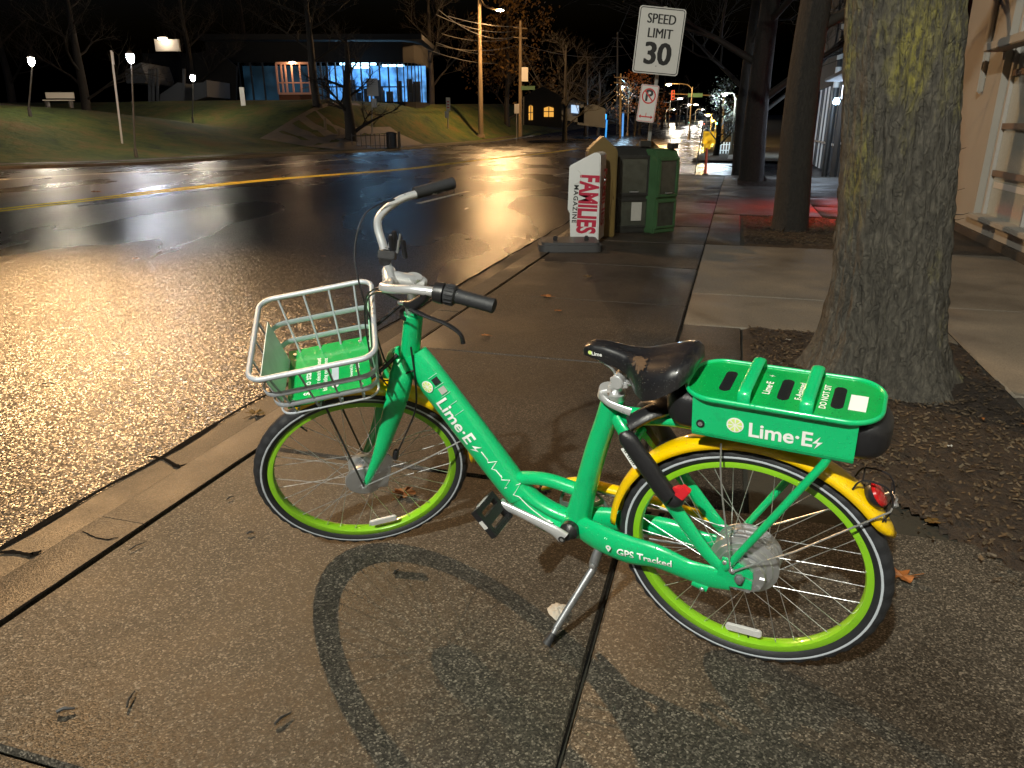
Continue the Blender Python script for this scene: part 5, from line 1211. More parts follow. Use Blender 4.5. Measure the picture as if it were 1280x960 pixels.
mb.add(vs, [(i*5+j, i*5+j+1, (i+1)*5+j+1, (i+1)*5+j) for i in range(n) for j in range(4)]); mb.build('cloth', pbr('pink_cloth', (.45, .12, .12), .8), fl, fix=False)
mb = MB(); mb.tube([(0, 0, 1.0), SL*-.6+Vector((0, 0, .45))], .015, 8); mb.build('staff', M['pole_dark'], fl)

# ================================================================== FAR SIDE: bank, lamps, posts, library, houses
def on_bank(x, y, Y=None, s=None):
    """point of the far bank seen at a pixel of the photograph (marching along the ray)"""
    d = ray(x, y); t = 20.0
    while t < 400:
        p = Vector((d.x*t, d.y*t, CH+d.z*t)); a, l = sl(p)
        h = far_h(a, l) if l > 26.2 else zr(a)+(.13 if l < 2 else 0)
        if p.z <= h: return Vector((p.x, p.y, h))
        t += .25
    return at(x, y, Y or 80)
def ground_h(p):
    a, l = sl(p); return far_h(a, l) if l > 26.2 else zr(a)
def base_at(x, Y):
    """ground point under picture column x at distance Y"""
    p = at(x, 150, Y); a, l = sl(p); return Vector((p.x, p.y, far_h(a, l) if l > 26.2 else zr(a)+(.13 if l < 2 else 0)))
# path lamps on the bank
def park_lamp(x, ytop, Y, label, power, gl, col=(.86, .90, 1.0)):
    b = base_at(x, Y); tip = at(x, ytop, Y)-b
    e = empty('park_lamp', b, label=label, cat='lamp post', group='lit lamp posts on the far bank')
    mb = MB(); mb.tube([(0, 0, -.1), (0, 0, .4), (0, 0, .45), tip-Vector((0, 0, .3))], [.10, .09, .05, .04], 10); mb.build('pole', M['pole_dark'], e)
    mb = MB(); mb.lathe([(.001, -.26), (.10, -.22), (.17, -.02), (.15, .14), (.001, .18)], tip, (0, 0, 1), 14); mb.build('globe', emis('globe_glow', col, gl), e)
    mb = MB(); mb.lathe([(.19, .16), (.12, .26), (.001, .34)], tip, (0, 0, 1), 14); mb.build('cap', M['pole_dark'], e)
    point_light(e, tip, col, power, .22)
park_lamp(39, 76, 44, 'lit globe lamp on the bank, leftmost one', 26, 45, (1.0, .88, .68))
park_lamp(163, 72, 39, 'lit globe lamp on the bank, just right of the thin leaning post', 34, 45, (.92, .94, 1.0))
park_lamp(241, 97, 62, 'smaller lit globe lamp in front of the pale gabled house, third from the left', 30, 45, (1.0, .90, .74))
# thin leaning post
b = on_bank(153, 180); tip = at(139, 63, b.y)-b
lp = empty('marker_post', b, label='thin pale leaning post on the grass beside the far footpath', cat='post')
mb = MB(); mb.box(tip*.5, (.10, .03, tip.length), Vector((0, 0, 1)).rotation_difference(tip).to_matrix()); mb.build('shaft', M['paper'], lp); mb = MB(); mb.box(tip*.92+Vector((.03, 0, 0)), (.03, .20, tip.length*.13), Vector((0, 0, 1)).rotation_difference(tip).to_matrix()); mb.build('edge_on_sign', M['sign_white'], lp)
def sign(x, ybase, ytop, w_px, h_px, label, face=M['sign_white'], n=1, Y=None, back=False, px2=None, writing=None, group='road signs across the road'):
    b = on_bank(x, ybase) if Y is None else base_at(x, Y); e = empty('road_sign', b, label=label, cat='road sign', group=group)
    k = b.y/CF*.95; t = at(x, ytop, b.y)-b; mb = MB(); mb.tube([(0, 0, -.1), t], .03*max(1, b.y/40), 8); mb.build('post', M['galv'], e)
    z = t-Vector((0, 0, h_px*k/2)); mb = MB(); mb.box(z+Vector((0, -.05, 0)), (w_px*k, .03, h_px*k)); mb.build('plate', face, e, bevel=.008)
    if n > 1: mb = MB(); mb.box(z+Vector((px2[0]*k, -.06, -px2[1]*k)), (px2[2]*k, .03, px2[3]*k)); mb.build('lower_plate', face, e, bevel=.008)
    if writing:
        mb = MB(); 
        for dz in (.18, -.05, -.26): mb.box(z+Vector((0, -.075, dz*h_px*k)), (w_px*k*.6, .012, h_px*k*.08))
        mb.build('red_rows', M['signred'], e)
    return e
sign(465, 172, 98, 14, 20, 'pale sign on a dark post in front of the lit blue windows', n=2, px2=(1, 18, 6, 10))
sign(302, 132, 109, 6, 22, 'narrow double-plate sign on the grass left of the brick entrance', n=1)
sign(560, 161, 122, 5, 15, 'slanted parking sign at the driveway mouth', n=2, px2=(-2, 12, 5, 8), writing=True)
sign(646, 177, 130, 6, 11, 'small pale sign low beside the timber pole', group='road signs across the road')
# bollards, bin
for x, y, lab in ((406, 153, 'yellowish bollard on the path nearest the left tree'), (422, 155, 'short cone-like marker between the two bollards'), (433, 158, 'bollard closest to the forked tree')):
    b = base_at(x, 62); mb = MB(); k = 1.0 if x != 422 else .6; mb.tube([b, b+Vector((0, 0, .85*k)), b+Vector((0, 0, .92*k))], [.11, .10, .05], 10)
    tag(mb.build('bollard', M['pole_wood']), lab, 'bollard', 'bollards by the library path')
b = base_at(488, 62); bn_ = empty('litter_bin', b, label='dark litter bin with a pale post on its right, on the far verge', cat='bin'); mb = MB(); mb.tube([(0, 0, 0), (0, 0, 1.15)], .42, 14); mb.build('drum', M['pole_dark'], bn_); mb = MB(); mb.tube([(.62, 0, 0), (.62, 0, 1.25)], .12, 10); mb.build('post', M['pole_wood'], bn_); mb = MB(); mb.tube([(0, 0, 1.15), (0, 0, 1.25)], [.46, .3], 14); mb.build('lid', M['pole_dark'], bn_)
b = base_at(452, 60); rk = empty('fence', b, label='low dark railing between the forked tree and the litter bin', cat='fence')
mb = MB(); mb.box((.6, 0, .95), (3.0, .05, .05)); mb.box((.6, 0, .2), (3.0, .05, .05)); mb.build('rails', M['pole_dark'], rk)
for k in range(9): mb = MB(); mb.box((-.85+k*.36, 0, .55), (.05, .05, 1.1)); mb.build('picket', M['pole_dark'], rk)
sheet('driveway', M['walk_light'], rng(50, 66, 2), [26.2, 27.5, 30, 34], lambda s, l: far_h(s, l)+.03)

# ---- the library with the lit glazed hall
LY = 84.0
def lp_(x, y, dy=0): return at(x, y, LY+dy)
lo = base_at(400, LY); lb = empty('library_building', lo, label='long low building with a bright blue glazed hall across the road', cat='building')
def X_(x): return at(x, 100, LY).x
def Z_(y): return at(400, y, LY).z
zf = Z_(127); zt = Z_(78)
outer = [(X_(262), 0), (X_(392), 0), (X_(505), 0), (X_(517), 1.2), (X_(524), 4.0), (X_(526), 8)]
mb = MB()
def wallstrip(mb, pts, z0, z1, th=.3):
    for (x0, y0), (x1, y1) in zip(pts, pts[1:]): mb.prism([Vector((x0, LY+y0, z0))-lo, Vector((x1, LY+y1, z0))-lo, Vector((x1, LY+y1, z1))-lo, Vector((x0, LY+y0, z1))-lo], (0, th, 0))
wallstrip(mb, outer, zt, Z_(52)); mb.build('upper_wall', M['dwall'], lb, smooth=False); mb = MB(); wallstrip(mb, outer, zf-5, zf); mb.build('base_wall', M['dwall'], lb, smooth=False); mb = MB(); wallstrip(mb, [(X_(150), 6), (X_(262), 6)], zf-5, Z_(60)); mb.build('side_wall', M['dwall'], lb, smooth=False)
mb = MB(); rp = [Vector((X_(255), LY-.8, Z_(50)))-lo, Vector((X_(530), LY-.8, Z_(50)))-lo, Vector((X_(532), LY+18, Z_(50)))-lo, Vector((X_(255), LY+18, Z_(50)))-lo]; mb.prism(rp, (0, 0, .5)); mb.build('roof', M['roof'], lb, smooth=False)
hall = emis('hall_glow', (.12, .42, 1.0), .13, .9)
mb = MB(); mb.prism([Vector((X_(396), LY+5, zf))-lo, Vector((X_(526), LY+5, zf))-lo, Vector((X_(526), LY+5, zt))-lo, Vector((X_(396), LY+5, zt))-lo], (0, .1, 0)); mb.build('hall_wall', hall, lb, smooth=False)
mb = MB(); mb.prism([Vector((X_(285), LY+5, zf))-lo, Vector((X_(394), LY+5, zf))-lo, Vector((X_(394), LY+5, zt))-lo, Vector((X_(285), LY+5, zt))-lo], (0, .1, 0)); mb.build('dim_hall_wall', emis('dim_hall_glow', (.10, .34, .60), .008, .5), lb, smooth=False)
mb = MB(); mb.prism([Vector((X_(396), LY+.4, zf))-lo, Vector((X_(526), LY+5, zf))-lo, Vector((X_(396), LY+5, zf))-lo], (0, 0, .05)); mb.build('hall_floor', M['walk_b'], lb, smooth=False)
for x0, x1, yy in ((425, 470, 80), (478, 505, 82), (432, 462, 84)):
    mb = MB(); mb.box((at((x0+x1)/2, yy, LY+3)-lo), ((x1-x0)*.085, .5, .18)); mb.build('ceiling_light', emis('hall_tube', (.35, .72, 1.0), 1.6), lb)
rnd = random.Random(11)
for k in range(16):
    x = rnd.uniform(424, 516); w = rnd.uniform(4, 9); h = rnd.uniform(.25, .62); mb = MB(); z1 = (zt-zf)*h; mb.box(Vector((X_(x), LY+rnd.uniform(1.5, 4.3), zf+z1/2))-lo, (w*.09, .4, z1)); mb.build('bookshelf', M['box_black'] if k % 2 else M['pale'], lb)
for k, x in enumerate([285, 300, 315, 330, 396, 402, 410, 420, 430, 440, 452, 463, 475, 486, 497, 505, 509, 513, 516.5, 520, 523]):
    dy = 0 if x <= 505 else (0 if x < 509 else (x-505)*.16); mb = MB(); mb.box(Vector((X_(x), LY+dy, (zf+zt)/2))-lo, (.16 if x < 505 else .10, .16, zt-zf)); mb.build('mullion', M['pole_dark'], lb)
mb = MB(); mb.box(Vector(((X_(396)+X_(505))/2, LY, zf+(zt-zf)*.38))-lo, (X_(505)-X_(396), .12, .13)); mb.build('transom', M['pole_dark'], lb)
# entrance vestibule: pinkish frames on a brick base with a ramp
ev = empty('entrance_porch', base_at(365, 80), label='small lit glass porch with pinkish frames on a brick base, left of the blue hall', cat='porch'); eo = ev.location.copy()
def EX(x, y, Y=80): return at(x, y, Y)-eo
zb = EX(365, 117).z; zt_ = EX(365, 79).z
fr = pbr('porch_frame', (.50, .27, .20), .6)
for x in (347, 353, 358, 366, 376, 387):
    mb = MB(); X = EX(x, 100).x; mb.box((X, 0 if x > 352 else 0, (zb+zt_)/2), (.16, .16, zt_-zb)); mb.build('frame_post', fr, ev)
X0, X1 = EX(347, 100).x, EX(387, 100).x
mb = MB(); mb.box(((X0+X1)/2, 0, zt_), (X1-X0, .3, .2)); mb.box(((X0+X1)/2, 0, zb+(zt_-zb)*.36), (X1-X0, .12, .12)); mb.box(((X0+X1)/2, 0, zb), (X1-X0, .3, .2)); mb.build('frame_rail', fr, ev)
mb = MB(); mb.box(((X0+EX(374, 100).x)/2, 1.0, zb/2-1.2), (EX(374, 100).x-X0, 2.2, zb+2.4)); mb.build('brick_base', M['brick'], ev, smooth=False)
mb = MB(); mb.prism([EX(374, 118), EX(400, 118), EX(374, 131)], (0, 1.6, 0)); mb.build('ramp', M['brick'], ev, smooth=False)
mb = MB(); mb.tube([EX(374, 112), EX(397, 105)], .05, 8); mb.tube([EX(374, 120), EX(397, 112)], .05, 8)
for k in range(7): mb.tube([EX(375+k*3.6, 120-k*1.2), EX(375+k*3.6, 111.5-k*1.1)], .03, 6)
mb.build('ramp_railing', M['pale'], ev)
mb = MB(); mb.box(EX(366, 78.5)+Vector((0, -.2, 0)), (.5, .3, .16)); mb.build('porch_light', emis('porch_glow', (1, .75, .45), 7), ev)
point_light(ev, EX(366, 80)+Vector((0, -.9, -.3)), (1, .62, .32), 13, .3)
point_light(lb, Vector((X_(455), LY-1.5, zt-1))-lo, (.3, .6, 1), 12, 1.2)

# ---- pale gabled house at the left, with a lit porch
hb = empty('gabled_house', base_at(215, 74), label='pale blue-grey gabled house with pillars and a lit upper wall, beyond the globe lamps', cat='house'); ho = hb.location.copy()
def HX(x, y, Y=74): return at(x, y, Y)-ho
for W_ in ([(200, 128), (228, 128), (228, 104), (222, 103), (200, 118)], [(242, 126), (259, 121), (258, 100), (254, 103), (242, 104)], [(158, 104), (181, 104), (183, 98), (176, 78), (156, 88)]):
    mb = MB(); mb.prism([HX(*q_) for q_ in W_], (0, 6, 0)); mb.build('wall', M['pale'], hb, smooth=False)
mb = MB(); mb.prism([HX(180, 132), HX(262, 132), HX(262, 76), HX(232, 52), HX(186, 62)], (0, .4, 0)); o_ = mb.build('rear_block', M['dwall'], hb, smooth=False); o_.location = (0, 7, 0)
mb = MB(); mb.box(HX(206.5, 56)+Vector((0, .5, 0)), (2.2, .3, 1.0)); mb.build('upper_wall', M['wall'], hb, smooth=False)
mb = MB(); mb.box(HX(205, 53)+Vector((0, -.2, .3)), (.7, .2, .16)); mb.build('wall_light', emis('warm_wall_light', (1, .8, .6), 8), hb); point_light(hb, HX(205, 53)+Vector((0, -.9, .1)), (1, .8, .6), 6, .2)
for x in (187, 191.5, 197, 230): mb = MB(); mb.tube([HX(x, 128), HX(x, 86)], .14, 10); mb.build('pillar', M['pale'], hb)
# low wall far left
a = base_at(-40, 60); b = base_at(100, 66); fw = empty('boundary_wall', a, label='low pale garden wall along the top of the far bank, left end', cat='wall'); mb = MB(); d = b-a; nn = Vector((-d.y, d.x, 0)).normalized()*.3; mb.prism([(0, 0, -.5), d+Vector((0, 0, -.5)), d+Vector((0, 0, .75)), (0, 0, .75)], nn); mb.build('masonry', M['kerbm'], fw, smooth=False); mb = MB(); mb.prism([(0, 0, .75), d+Vector((0, 0, .75)), d+Vector((0, 0, .85)), (0, 0, .85)], nn*1.3); mb.build('coping', M['kerbm'], fw, smooth=False)
b = base_at(78, 50); bc = empty('bench', b, label='pale park bench on the bank between the wall and the first lamp', cat='bench'); mb = MB(); mb.box((0, 0, .45), (1.8, .45, .06)); mb.build('seat', M['paper'], bc); mb = MB(); mb.box((0, .25, .75), (1.8, .05, .35)); mb.build('backrest', M['paper'], bc)
for sx in (-.75, .75): mb = MB(); mb.box((sx, 0, .22), (.08, .4, .44)); mb.build('leg', M['pole_dark'], bc)

# ---- houses beyond the timber pole
h2 = empty('brick_house', base_at(668, 84), label='house front with two amber-lit arched openings, behind the leafy tree', cat='house'); ho = h2.location.copy()
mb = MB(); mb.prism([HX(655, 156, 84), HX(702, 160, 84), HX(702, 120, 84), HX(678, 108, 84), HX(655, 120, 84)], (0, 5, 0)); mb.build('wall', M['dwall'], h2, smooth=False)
for (x0, x1, y0, y1) in ((661, 666, 131, 150), (680, 692, 133, 146)):
    mb = MB(); mb.prism([HX(x0, y1, 83.8), HX(x1, y1, 83.8), HX(x1, y0+2, 83.8), HX((x0+x1)/2, y0, 83.8), HX(x0, y0+2, 83.8)], (0, .1, 0)); w = mb.build('window', emis('amber_glow', (1, .48, .08), .11), h2, smooth=False)
    mb = MB(); c = HX((x0+x1)/2, (y0+y1)/2, 83.7); mb.box(c, (.09, .06, (y1-y0)*.085)); mb.box(c, ((x1-x0)*.09, .06, .08)); mb.build('glazing_bar', M['pole_dark'], w)
h3 = empty('pale_house', base_at(738, 92), label='whitish house with a bluish lit window, right of the amber-lit one', cat='house'); ho = h3.location.copy()
mb = MB(); mb.prism([HX(704, 150, 92), HX(730, 154, 92), HX(730, 128, 92), HX(717, 124, 92), HX(704, 130, 92)], (0, 4, 0)); mb.build('wall', M['pale'], h3, smooth=False); mb = MB(); mb.prism([HX(722, 156, 92), HX(757, 160, 92), HX(757, 136, 92), HX(742, 130, 92), HX(722, 136, 92)], (0, 3, 0)); mb.build('wall', M['pale'], h3, smooth=False)
mb = MB(); mb.prism([HX(714, 141, 91.8), HX(724, 142, 91.8), HX(724, 132, 91.8), HX(714, 131, 91.8)], (0, .1, 0)); mb.build('window', emis('bluish_window', (.45, .68, 1), .12), h3, smooth=False)
mb = MB(); mb.prism([HX(700, 132, 91.6), HX(717, 121, 91.6), HX(734, 130, 91.6), HX(734, 128, 91.6), HX(717, 118, 91.6), HX(700, 129, 91.6)], (0, 5, 0)); mb.build('roof', M['roof'], h3, smooth=False)

# ---- poles with wires
def utility(x, ytop, Y, r, mat, label, arms=True):
    b = base_at(x, Y); t = at(x, ytop, Y)-b; e = empty('utility_pole', b, label=label, cat='utility pole', group='utility poles along the far side'); mb = MB(); mb.tube([(0, 0, -.2), t*.5, t], [r, r*.85, r*.65], 12); mb.build('shaft', mat, e)
    if arms:
        for k in (.94, .86):
            mb = MB(); mb.box(t*k+Vector((0, -.1, 0)), (1.9, .10, .12), Matrix.Rotation(.5, 3, 'Z')); mb.build('cross_arm', mat, e)
    return e, b
u1, ub = utility(650.5, 26, 98, .25, M['pole_wood'], 'dark timber utility pole in front of the leafy tree, small sign boxes on it')
mb = MB(); mb.box(at(656, 93, 97.5)-ub, (.8, .3, 1.6)); mb.build('pale_box', M['sign_white'], u1, bevel=.02); mb = MB(); mb.box(at(660, 110, 97.5)-ub, (1.7, .05, .45)); mb.build('street_name_plate', M['box_green'], u1)
# the sodium street lamp on its timber pole
bl = base_at(601, 90); top = at(603, -14, 90)
mbx = street_lamp(bl, (top-bl).z, at(625, 13, 86), 'lit sodium street lamp on a tall golden pole across the road', SODIUM, 1300, glow=90, pole=M['pole_wood'], r=.30, prad=.40, bulb=.25)
u3, _ = utility(776, 92, 96, .16, M['pole_wood'], 'thin utility pole beside the orange-lit twigs, left of the sign post', arms=True)
u4, _ = utility(823, 108, 140, .18, M['pole_wood'], 'distant utility pole just right of the no parking plate', arms=True)
u5, _ = utility(772, 40, 110, .16, M['pole_dark'], 'black utility pole against the blue night sky, left of the speed sign')
def wire(p, q, sag, r, label):
    mb = MB(); n = 16; mb.tube([p.lerp(q, i/n)-Vector((0, 0, sag*4*(i/n)*(1-i/n))) for i in range(n+1)], r, 5); tag(mb.build('overhead_wire', M['wire']), label, 'wire', 'overhead wires')
P1 = at(651, 33, 98); P2 = at(651, 38, 98); P3 = at(651, 48, 98)
for k, (a, b, sg_, lab) in enumerate([
    (at(650, 33, 98), at(560, 20, 75), .3, 'topmost overhead wire running left from the timber pole'),
    (at(650, 38, 98), at(545, 18, 78), .7, 'second overhead wire down, left of the timber pole'),
    (at(642, 46, 98), at(548, 12, 75), 1.0, 'steep overhead wire dropping left behind the golden pole'),
    (at(640, 48, 98), at(552, 42, 86), .5, 'almost level overhead wire crossing the golden pole'),
    (at(648, 56, 98), at(545, 56, 84), .6, 'overhead wire just under the level one'),
    (at(618, 68, 98), at(545, 53, 80), .3, 'overhead wire falling to the right across the golden pole'),
    (at(622, 79, 98), at(530, 60, 75), .4, 'lowest overhead wire left of the leafy tree'),
    (at(652, 55, 98), at(790, 67, 112), .9, 'long overhead wire from the timber pole to the right, above the road'),
    (at(652, 58, 98), at(776, 100, 96), 5.5, 'upper sagging wire between the timber pole and the thin pole'),
    (at(652, 75, 98), at(776, 112, 96), 4.0, 'lower sagging wire between the timber pole and the thin pole'),
    (at(652, 84, 98), at(776, 116, 96), 5.2, 'deepest sagging wire between the timber pole and the thin pole'),
    (at(776, 98, 96), at(860, 118, 150), 2.0, 'wire from the thin pole to the right behind the sign, upper'),
    (at(776, 108, 96), at(870, 128, 160), 2.0, 'wire from the thin pole to the right behind the sign, lower'),
    (at(772, 48, 110), at(822, 110, 140), .6, 'wire running down past the left edge of the speed sign'),
    (at(776, 106, 96), at(700, 102, 120), 2.0, 'wire going left from the thin pole over the far trees')]):
    wire(a, b, sg_, .030 if k < 8 else .032, lab)

# ---- far trees
def ft(x, Y, H, r, seed, label, **k):
    b = base_at(x, Y); return branch_tree('tree', b, H, r, seed, label, group='bare trees across the road', **k)
ft(398, 66, 11, .32, 31, 'tall straight bare tree in front of the lit porch', first=.45, lean=(-.02, 0))
ft(437, 62, 7.5, .42, 32, 'forked low-branching tree silhouetted against the blue windows', first=.22)
ft(110, 66, 12, .35, 33, 'dark bare tree between the bench and the leaning post', first=.3)
ft(246, 80, 11, .3, 34, 'dark bare tree right of the pale gabled house', first=.3)
ft(316, 104, 14, .35, 35, 'dark bare tree behind the left part of the library', first=.3)
ft(20, 82, 13, .35, 36, 'dark bare tree at the far left behind the garden wall', first=.3)
ft(540, 96, 13, .35, 37, 'bare tree just right of the library corner', first=.3)
ft(706, 88, 10, .25, 38, 'dark thin tree between the amber-lit house and the pale house', first=.3)
ft(733, 100, 9, .28, 39, 'dark tree standing in front of the pale house', first=.3)
ft(748, 104, 8, .22, 40, 'slim dark tree next to the blue lit sign', first=.35)
bt = base_at(634, 106)
branch_tree('tree', bt, 14.5, .34, 51, 'tree still holding golden leaves under the sodium lamp', leaves=M['leaf2'], nleaf=2600, lsize=.22, first=.22, group=None, levels=4, spread=.9)
bt = base_at(794, 100); branch_tree('tree', bt, 6.6, .16, 52, 'small orange-leaved tree lit beside the thin pole, left of the no parking plate', leaves=M['leaf'], nleaf=900, lsize=.16, first=.25, levels=4)
bt = base_at(899, 46); branch_tree('tree', bt, 3.4, .16, 53, 'small frosty-looking tree lit by the white lamp at the side street', leaves=M['leaf3'], nleaf=900, lsize=.05, first=.3, levels=4, spread=.95)
bt = base_at(928, 52); branch_tree('tree', bt, 3.0, .12, 54, 'small yellowish bushy tree at the right of the lit side-street corner', leaves=M['leaf2'], nleaf=1200, lsize=.07, first=.2, levels=4, spread=.95)

# ---- far street: lamps, signals, signs
def far_lamp(x, y, Y, col, power, glow, label, rad=.25, dx=-1.6):
    h = at(x, y, Y); b = Vector((h.x+dx, h.y, 0)); a_, l_ = sl(b); b.z = far_h(a_, l_) if l_ > 26.2 else zr(a_)+.1
    return street_lamp(b, h.z-b.z-.2, h, label, col, power, group='lit street lamps down the road', glow=glow, r=.10, prad=rad, bulb=rad)
far_lamp(836, 106, 86, (1, .58, .22), 420, 40, 'warm white street lamp right of the speed sign post, above the signal', .30, 2.6)
far_lamp(778, 109, 100, (.45, .75, 1), 120, 25, 'small bluish lamp in the orange twigs left of the no parking plate', .22, .9)
far_lamp(906, 118, 47, (.70, .87, 1), 90, 90, 'bright bluish white lamp over the side-street corner', .16, .7)
far_lamp(850, 123.5, 130, (1, .9, .75), 150, 25, 'distant lamp just under the traffic signal arm', .35)
far_lamp(861, 131, 150, (1, .95, .9), 100, 20, 'distant lamp, left one of the pair behind the signal', .35)
far_lamp(870, 131, 155, (1, .9, .8), 100, 20, 'distant lamp, right one of the pair behind the signal', .35)
far_lamp(885, 144, 74, (1, .62, .16), 130, 40, 'amber lamp above the yellow lit barrier', .22, .4)
far_lamp(891, 151, 90, (1, .62, .10), 60, 18, 'small amber lamp just under and right of the brighter amber one', .2, .4)
far_lamp(842, 137, 170, (1, .85, .6), 400, 30, 'faint distant lamp low between the signs', .3)
far_lamp(878, 137, 190, (1, .85, .6), 400, 30, 'faint distant lamp left of the lit corner tree', .3)
# traffic signal on a mast arm
b = base_at(905, 92); ts = empty('traffic_signal', b, label='traffic signal hanging from a mast arm with a green street name plate', cat='traffic signal')
mb = MB(); t = at(905, 120, 92)-b; mb.tube([(0, 0, 0), t], .12, 10); mb.build('mast', M['pole_wood'], ts); mb = MB(); mb.tube([t, at(836, 117, 92)-b], .07, 8); mb.build('arm', M['pole_wood'], ts)
mb = MB(); mb.box(at(841, 119, 91.7)-b, (.36, .25, 1.05)); sgb = mb.build('signal_head', M['orange'], ts, bevel=.02)
for k, c in enumerate(('black', 'black', 'black')): mb = MB(); mb.lathe([(.001, 0), (.12, 0), (.12, .1)], at(841, 119, 91.7)-b+Vector((0, -.13, .33-.33*k)), (0, -1, 0), 12); mb.build('signal_lens', M[c], sgb)
mb = MB(); mb.box(at(869, 119, 91.7)-b, (1.7, .05, .42)); mb.build('name_plate', pbr('plate_green', (.12, .28, .2), .5), ts)
for x, y, Y, c, lab in ((880, 155, 160, (1, .05, .02), 'tiny red tail light far down the road, left of the amber barrier'), (862, 153, 170, (.1, 1, .8), 'tiny green signal light far down the road'), (897, 154, 70, (.1, .9, .8), 'small teal signal light beside the lit corner tree')):
    p = at(x, y, Y); e = empty('signal_light', Vector((p.x, p.y, zr(sl(p)[0]))), label=lab, cat='signal light'); mb = MB(); mb.tube([(0, 0, 0), (0, 0, p.z-e.location.z)], .05, 8); mb.build('post', M['pole_dark'], e); mb = MB(); mb.lathe([(.001, -.13), (.13, 0), (.001, .13)], (0, 0, p.z-e.location.z), (0, 0, 1), 10); mb.build('lens', emis('signal_glow', c, 4), e)
# blue sign + canopy
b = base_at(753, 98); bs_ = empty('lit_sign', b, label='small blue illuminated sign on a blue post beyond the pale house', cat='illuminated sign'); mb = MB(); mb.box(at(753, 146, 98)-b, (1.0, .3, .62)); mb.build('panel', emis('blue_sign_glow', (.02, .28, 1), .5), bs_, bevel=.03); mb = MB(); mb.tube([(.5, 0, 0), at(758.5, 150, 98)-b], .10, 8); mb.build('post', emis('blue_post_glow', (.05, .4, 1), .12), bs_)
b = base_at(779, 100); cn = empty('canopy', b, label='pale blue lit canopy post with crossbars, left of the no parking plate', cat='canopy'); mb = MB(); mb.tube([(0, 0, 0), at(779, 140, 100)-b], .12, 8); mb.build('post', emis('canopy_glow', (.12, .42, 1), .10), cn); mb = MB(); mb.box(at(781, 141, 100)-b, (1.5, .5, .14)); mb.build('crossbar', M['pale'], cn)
# yellow lit barrier, picket barrier, delineator and leaning pole
b = base_at(889, 60); yb_ = empty('barrier', b, label='glowing yellow roadwork barrier left of the lit corner tree', cat='barrier')
ygl = emis('yellow_barrier_glow', (1, .55, .02), .10, 2.2)
mb = MB(); mb.box(at(889, 172, 60)-b, (1.25, .12, .9)); mb.build('panel', ygl, yb_, smooth=False); mb = MB(); mb.box(at(884, 183, 60)-b, (.5, .12, .8)); mb.build('lower_panel', ygl, yb_, smooth=False)
for sx in (-.5, .5): mb = MB(); mb.box((sx, .1, .5), (.07, .07, 1.0)); mb.build('leg', M['pole_dark'], yb_)
b = base_at(918, 50); pf = empty('fence', b, label='low white picket fence lit at the side-street corner', cat='fence')
mb = MB(); mb.box((0, 0, .55), (1.9, .04, .05)); mb.box((0, 0, .2), (1.9, .04, .05)); mb.build('rails', M['white'], pf)
for k in range(11): mb = MB(); mb.box((-.9+k*.18, -.03, .35), (.07, .03, .7)); mb.build('picket', M['white'], pf)
b = gp(882, 212); b.z = zs_(sl(b)[0]); tp_ = at(883.5, 185, b.y)-b; dl = empty('delineator', b, label='slim orange plastic delineator post at the end of the sidewalk', cat='delineator post'); mb = MB(); mb.tube([(0, 0, 0), tp_], [.045, .035], 10); mb.build('tube', M['orange'], dl); mb = MB(); mb.tube([(0, 0, 0), (0, 0, .05)], [.11, .08], 12); mb.build('base', M['dgrey'], dl)
b = gp(869, 212); b.z = zs_(sl(b)[0]); tp_ = at(880, 150, b.y)-b; mb = MB(); mb.tube([b, b+tp_], .022, 8); tag(mb.build('pole', M['pole_dark']), 'thin dark leaning pole left of the orange delineator', 'pole')
for k, (x, Y) in enumerate(((800, 105), (812, 112), (828, 125), (846, 140), (858, 150))):
    ft(x, Y, 7.5, .2, 60+k, ['dark tree far down the road, nearest the no parking plate', 'second dark tree down the far side, behind the no parking plate', 'third dark tree far down the road under the warm lamp', 'fourth dark tree far down the road', 'farthest dark tree where the road vanishes'][k], levels=3, first=.3)

# ================================================================== SMALL THINGS ON THE GROUND
def leaf(px, py, size, mat, label, rot=None, z=None):
    rnd = random.Random(px*7+py); p = gp(px, py); a_, l_ = sl(p)
    if l_ > 2.1: p = gp(px, py, -.13); a_, l_ = sl(p); p.z = zr(a_)+.012
    else: p.z = zs_(a_)+.006
    rz = rnd.uniform(0, 6.28) if rot is None else rot; mb = MB(); n = 22; vs = [Vector((0, 0, .006))]
    for i in range(n):
        t = 2*math.pi*i/n; r = size*(.55+.45*abs(math.cos(2.5*t))**.7)*(1 if abs(t-math.pi) > .3 else .5); vs.append(Vector((r*math.cos(t+rz), r*math.sin(t+rz)*.8, .004+.012*size/.04*rnd.random())))
    mb.add(vs, [(0, 1+i, 1+(i+1) % n) for i in range(n)]); d = Vector((math.cos(rz), math.sin(rz), 0)); mb.tube([-d*size*.4+Vector((0, 0, .004)), -d*size*1.5+Vector((0, 0, .006))], size*.03, 4)
    o = mb.build('fallen_leaf', mat, smooth=False, fix=False); o.location = p
    return tag(o, label, 'leaf', 'fallen leaves')
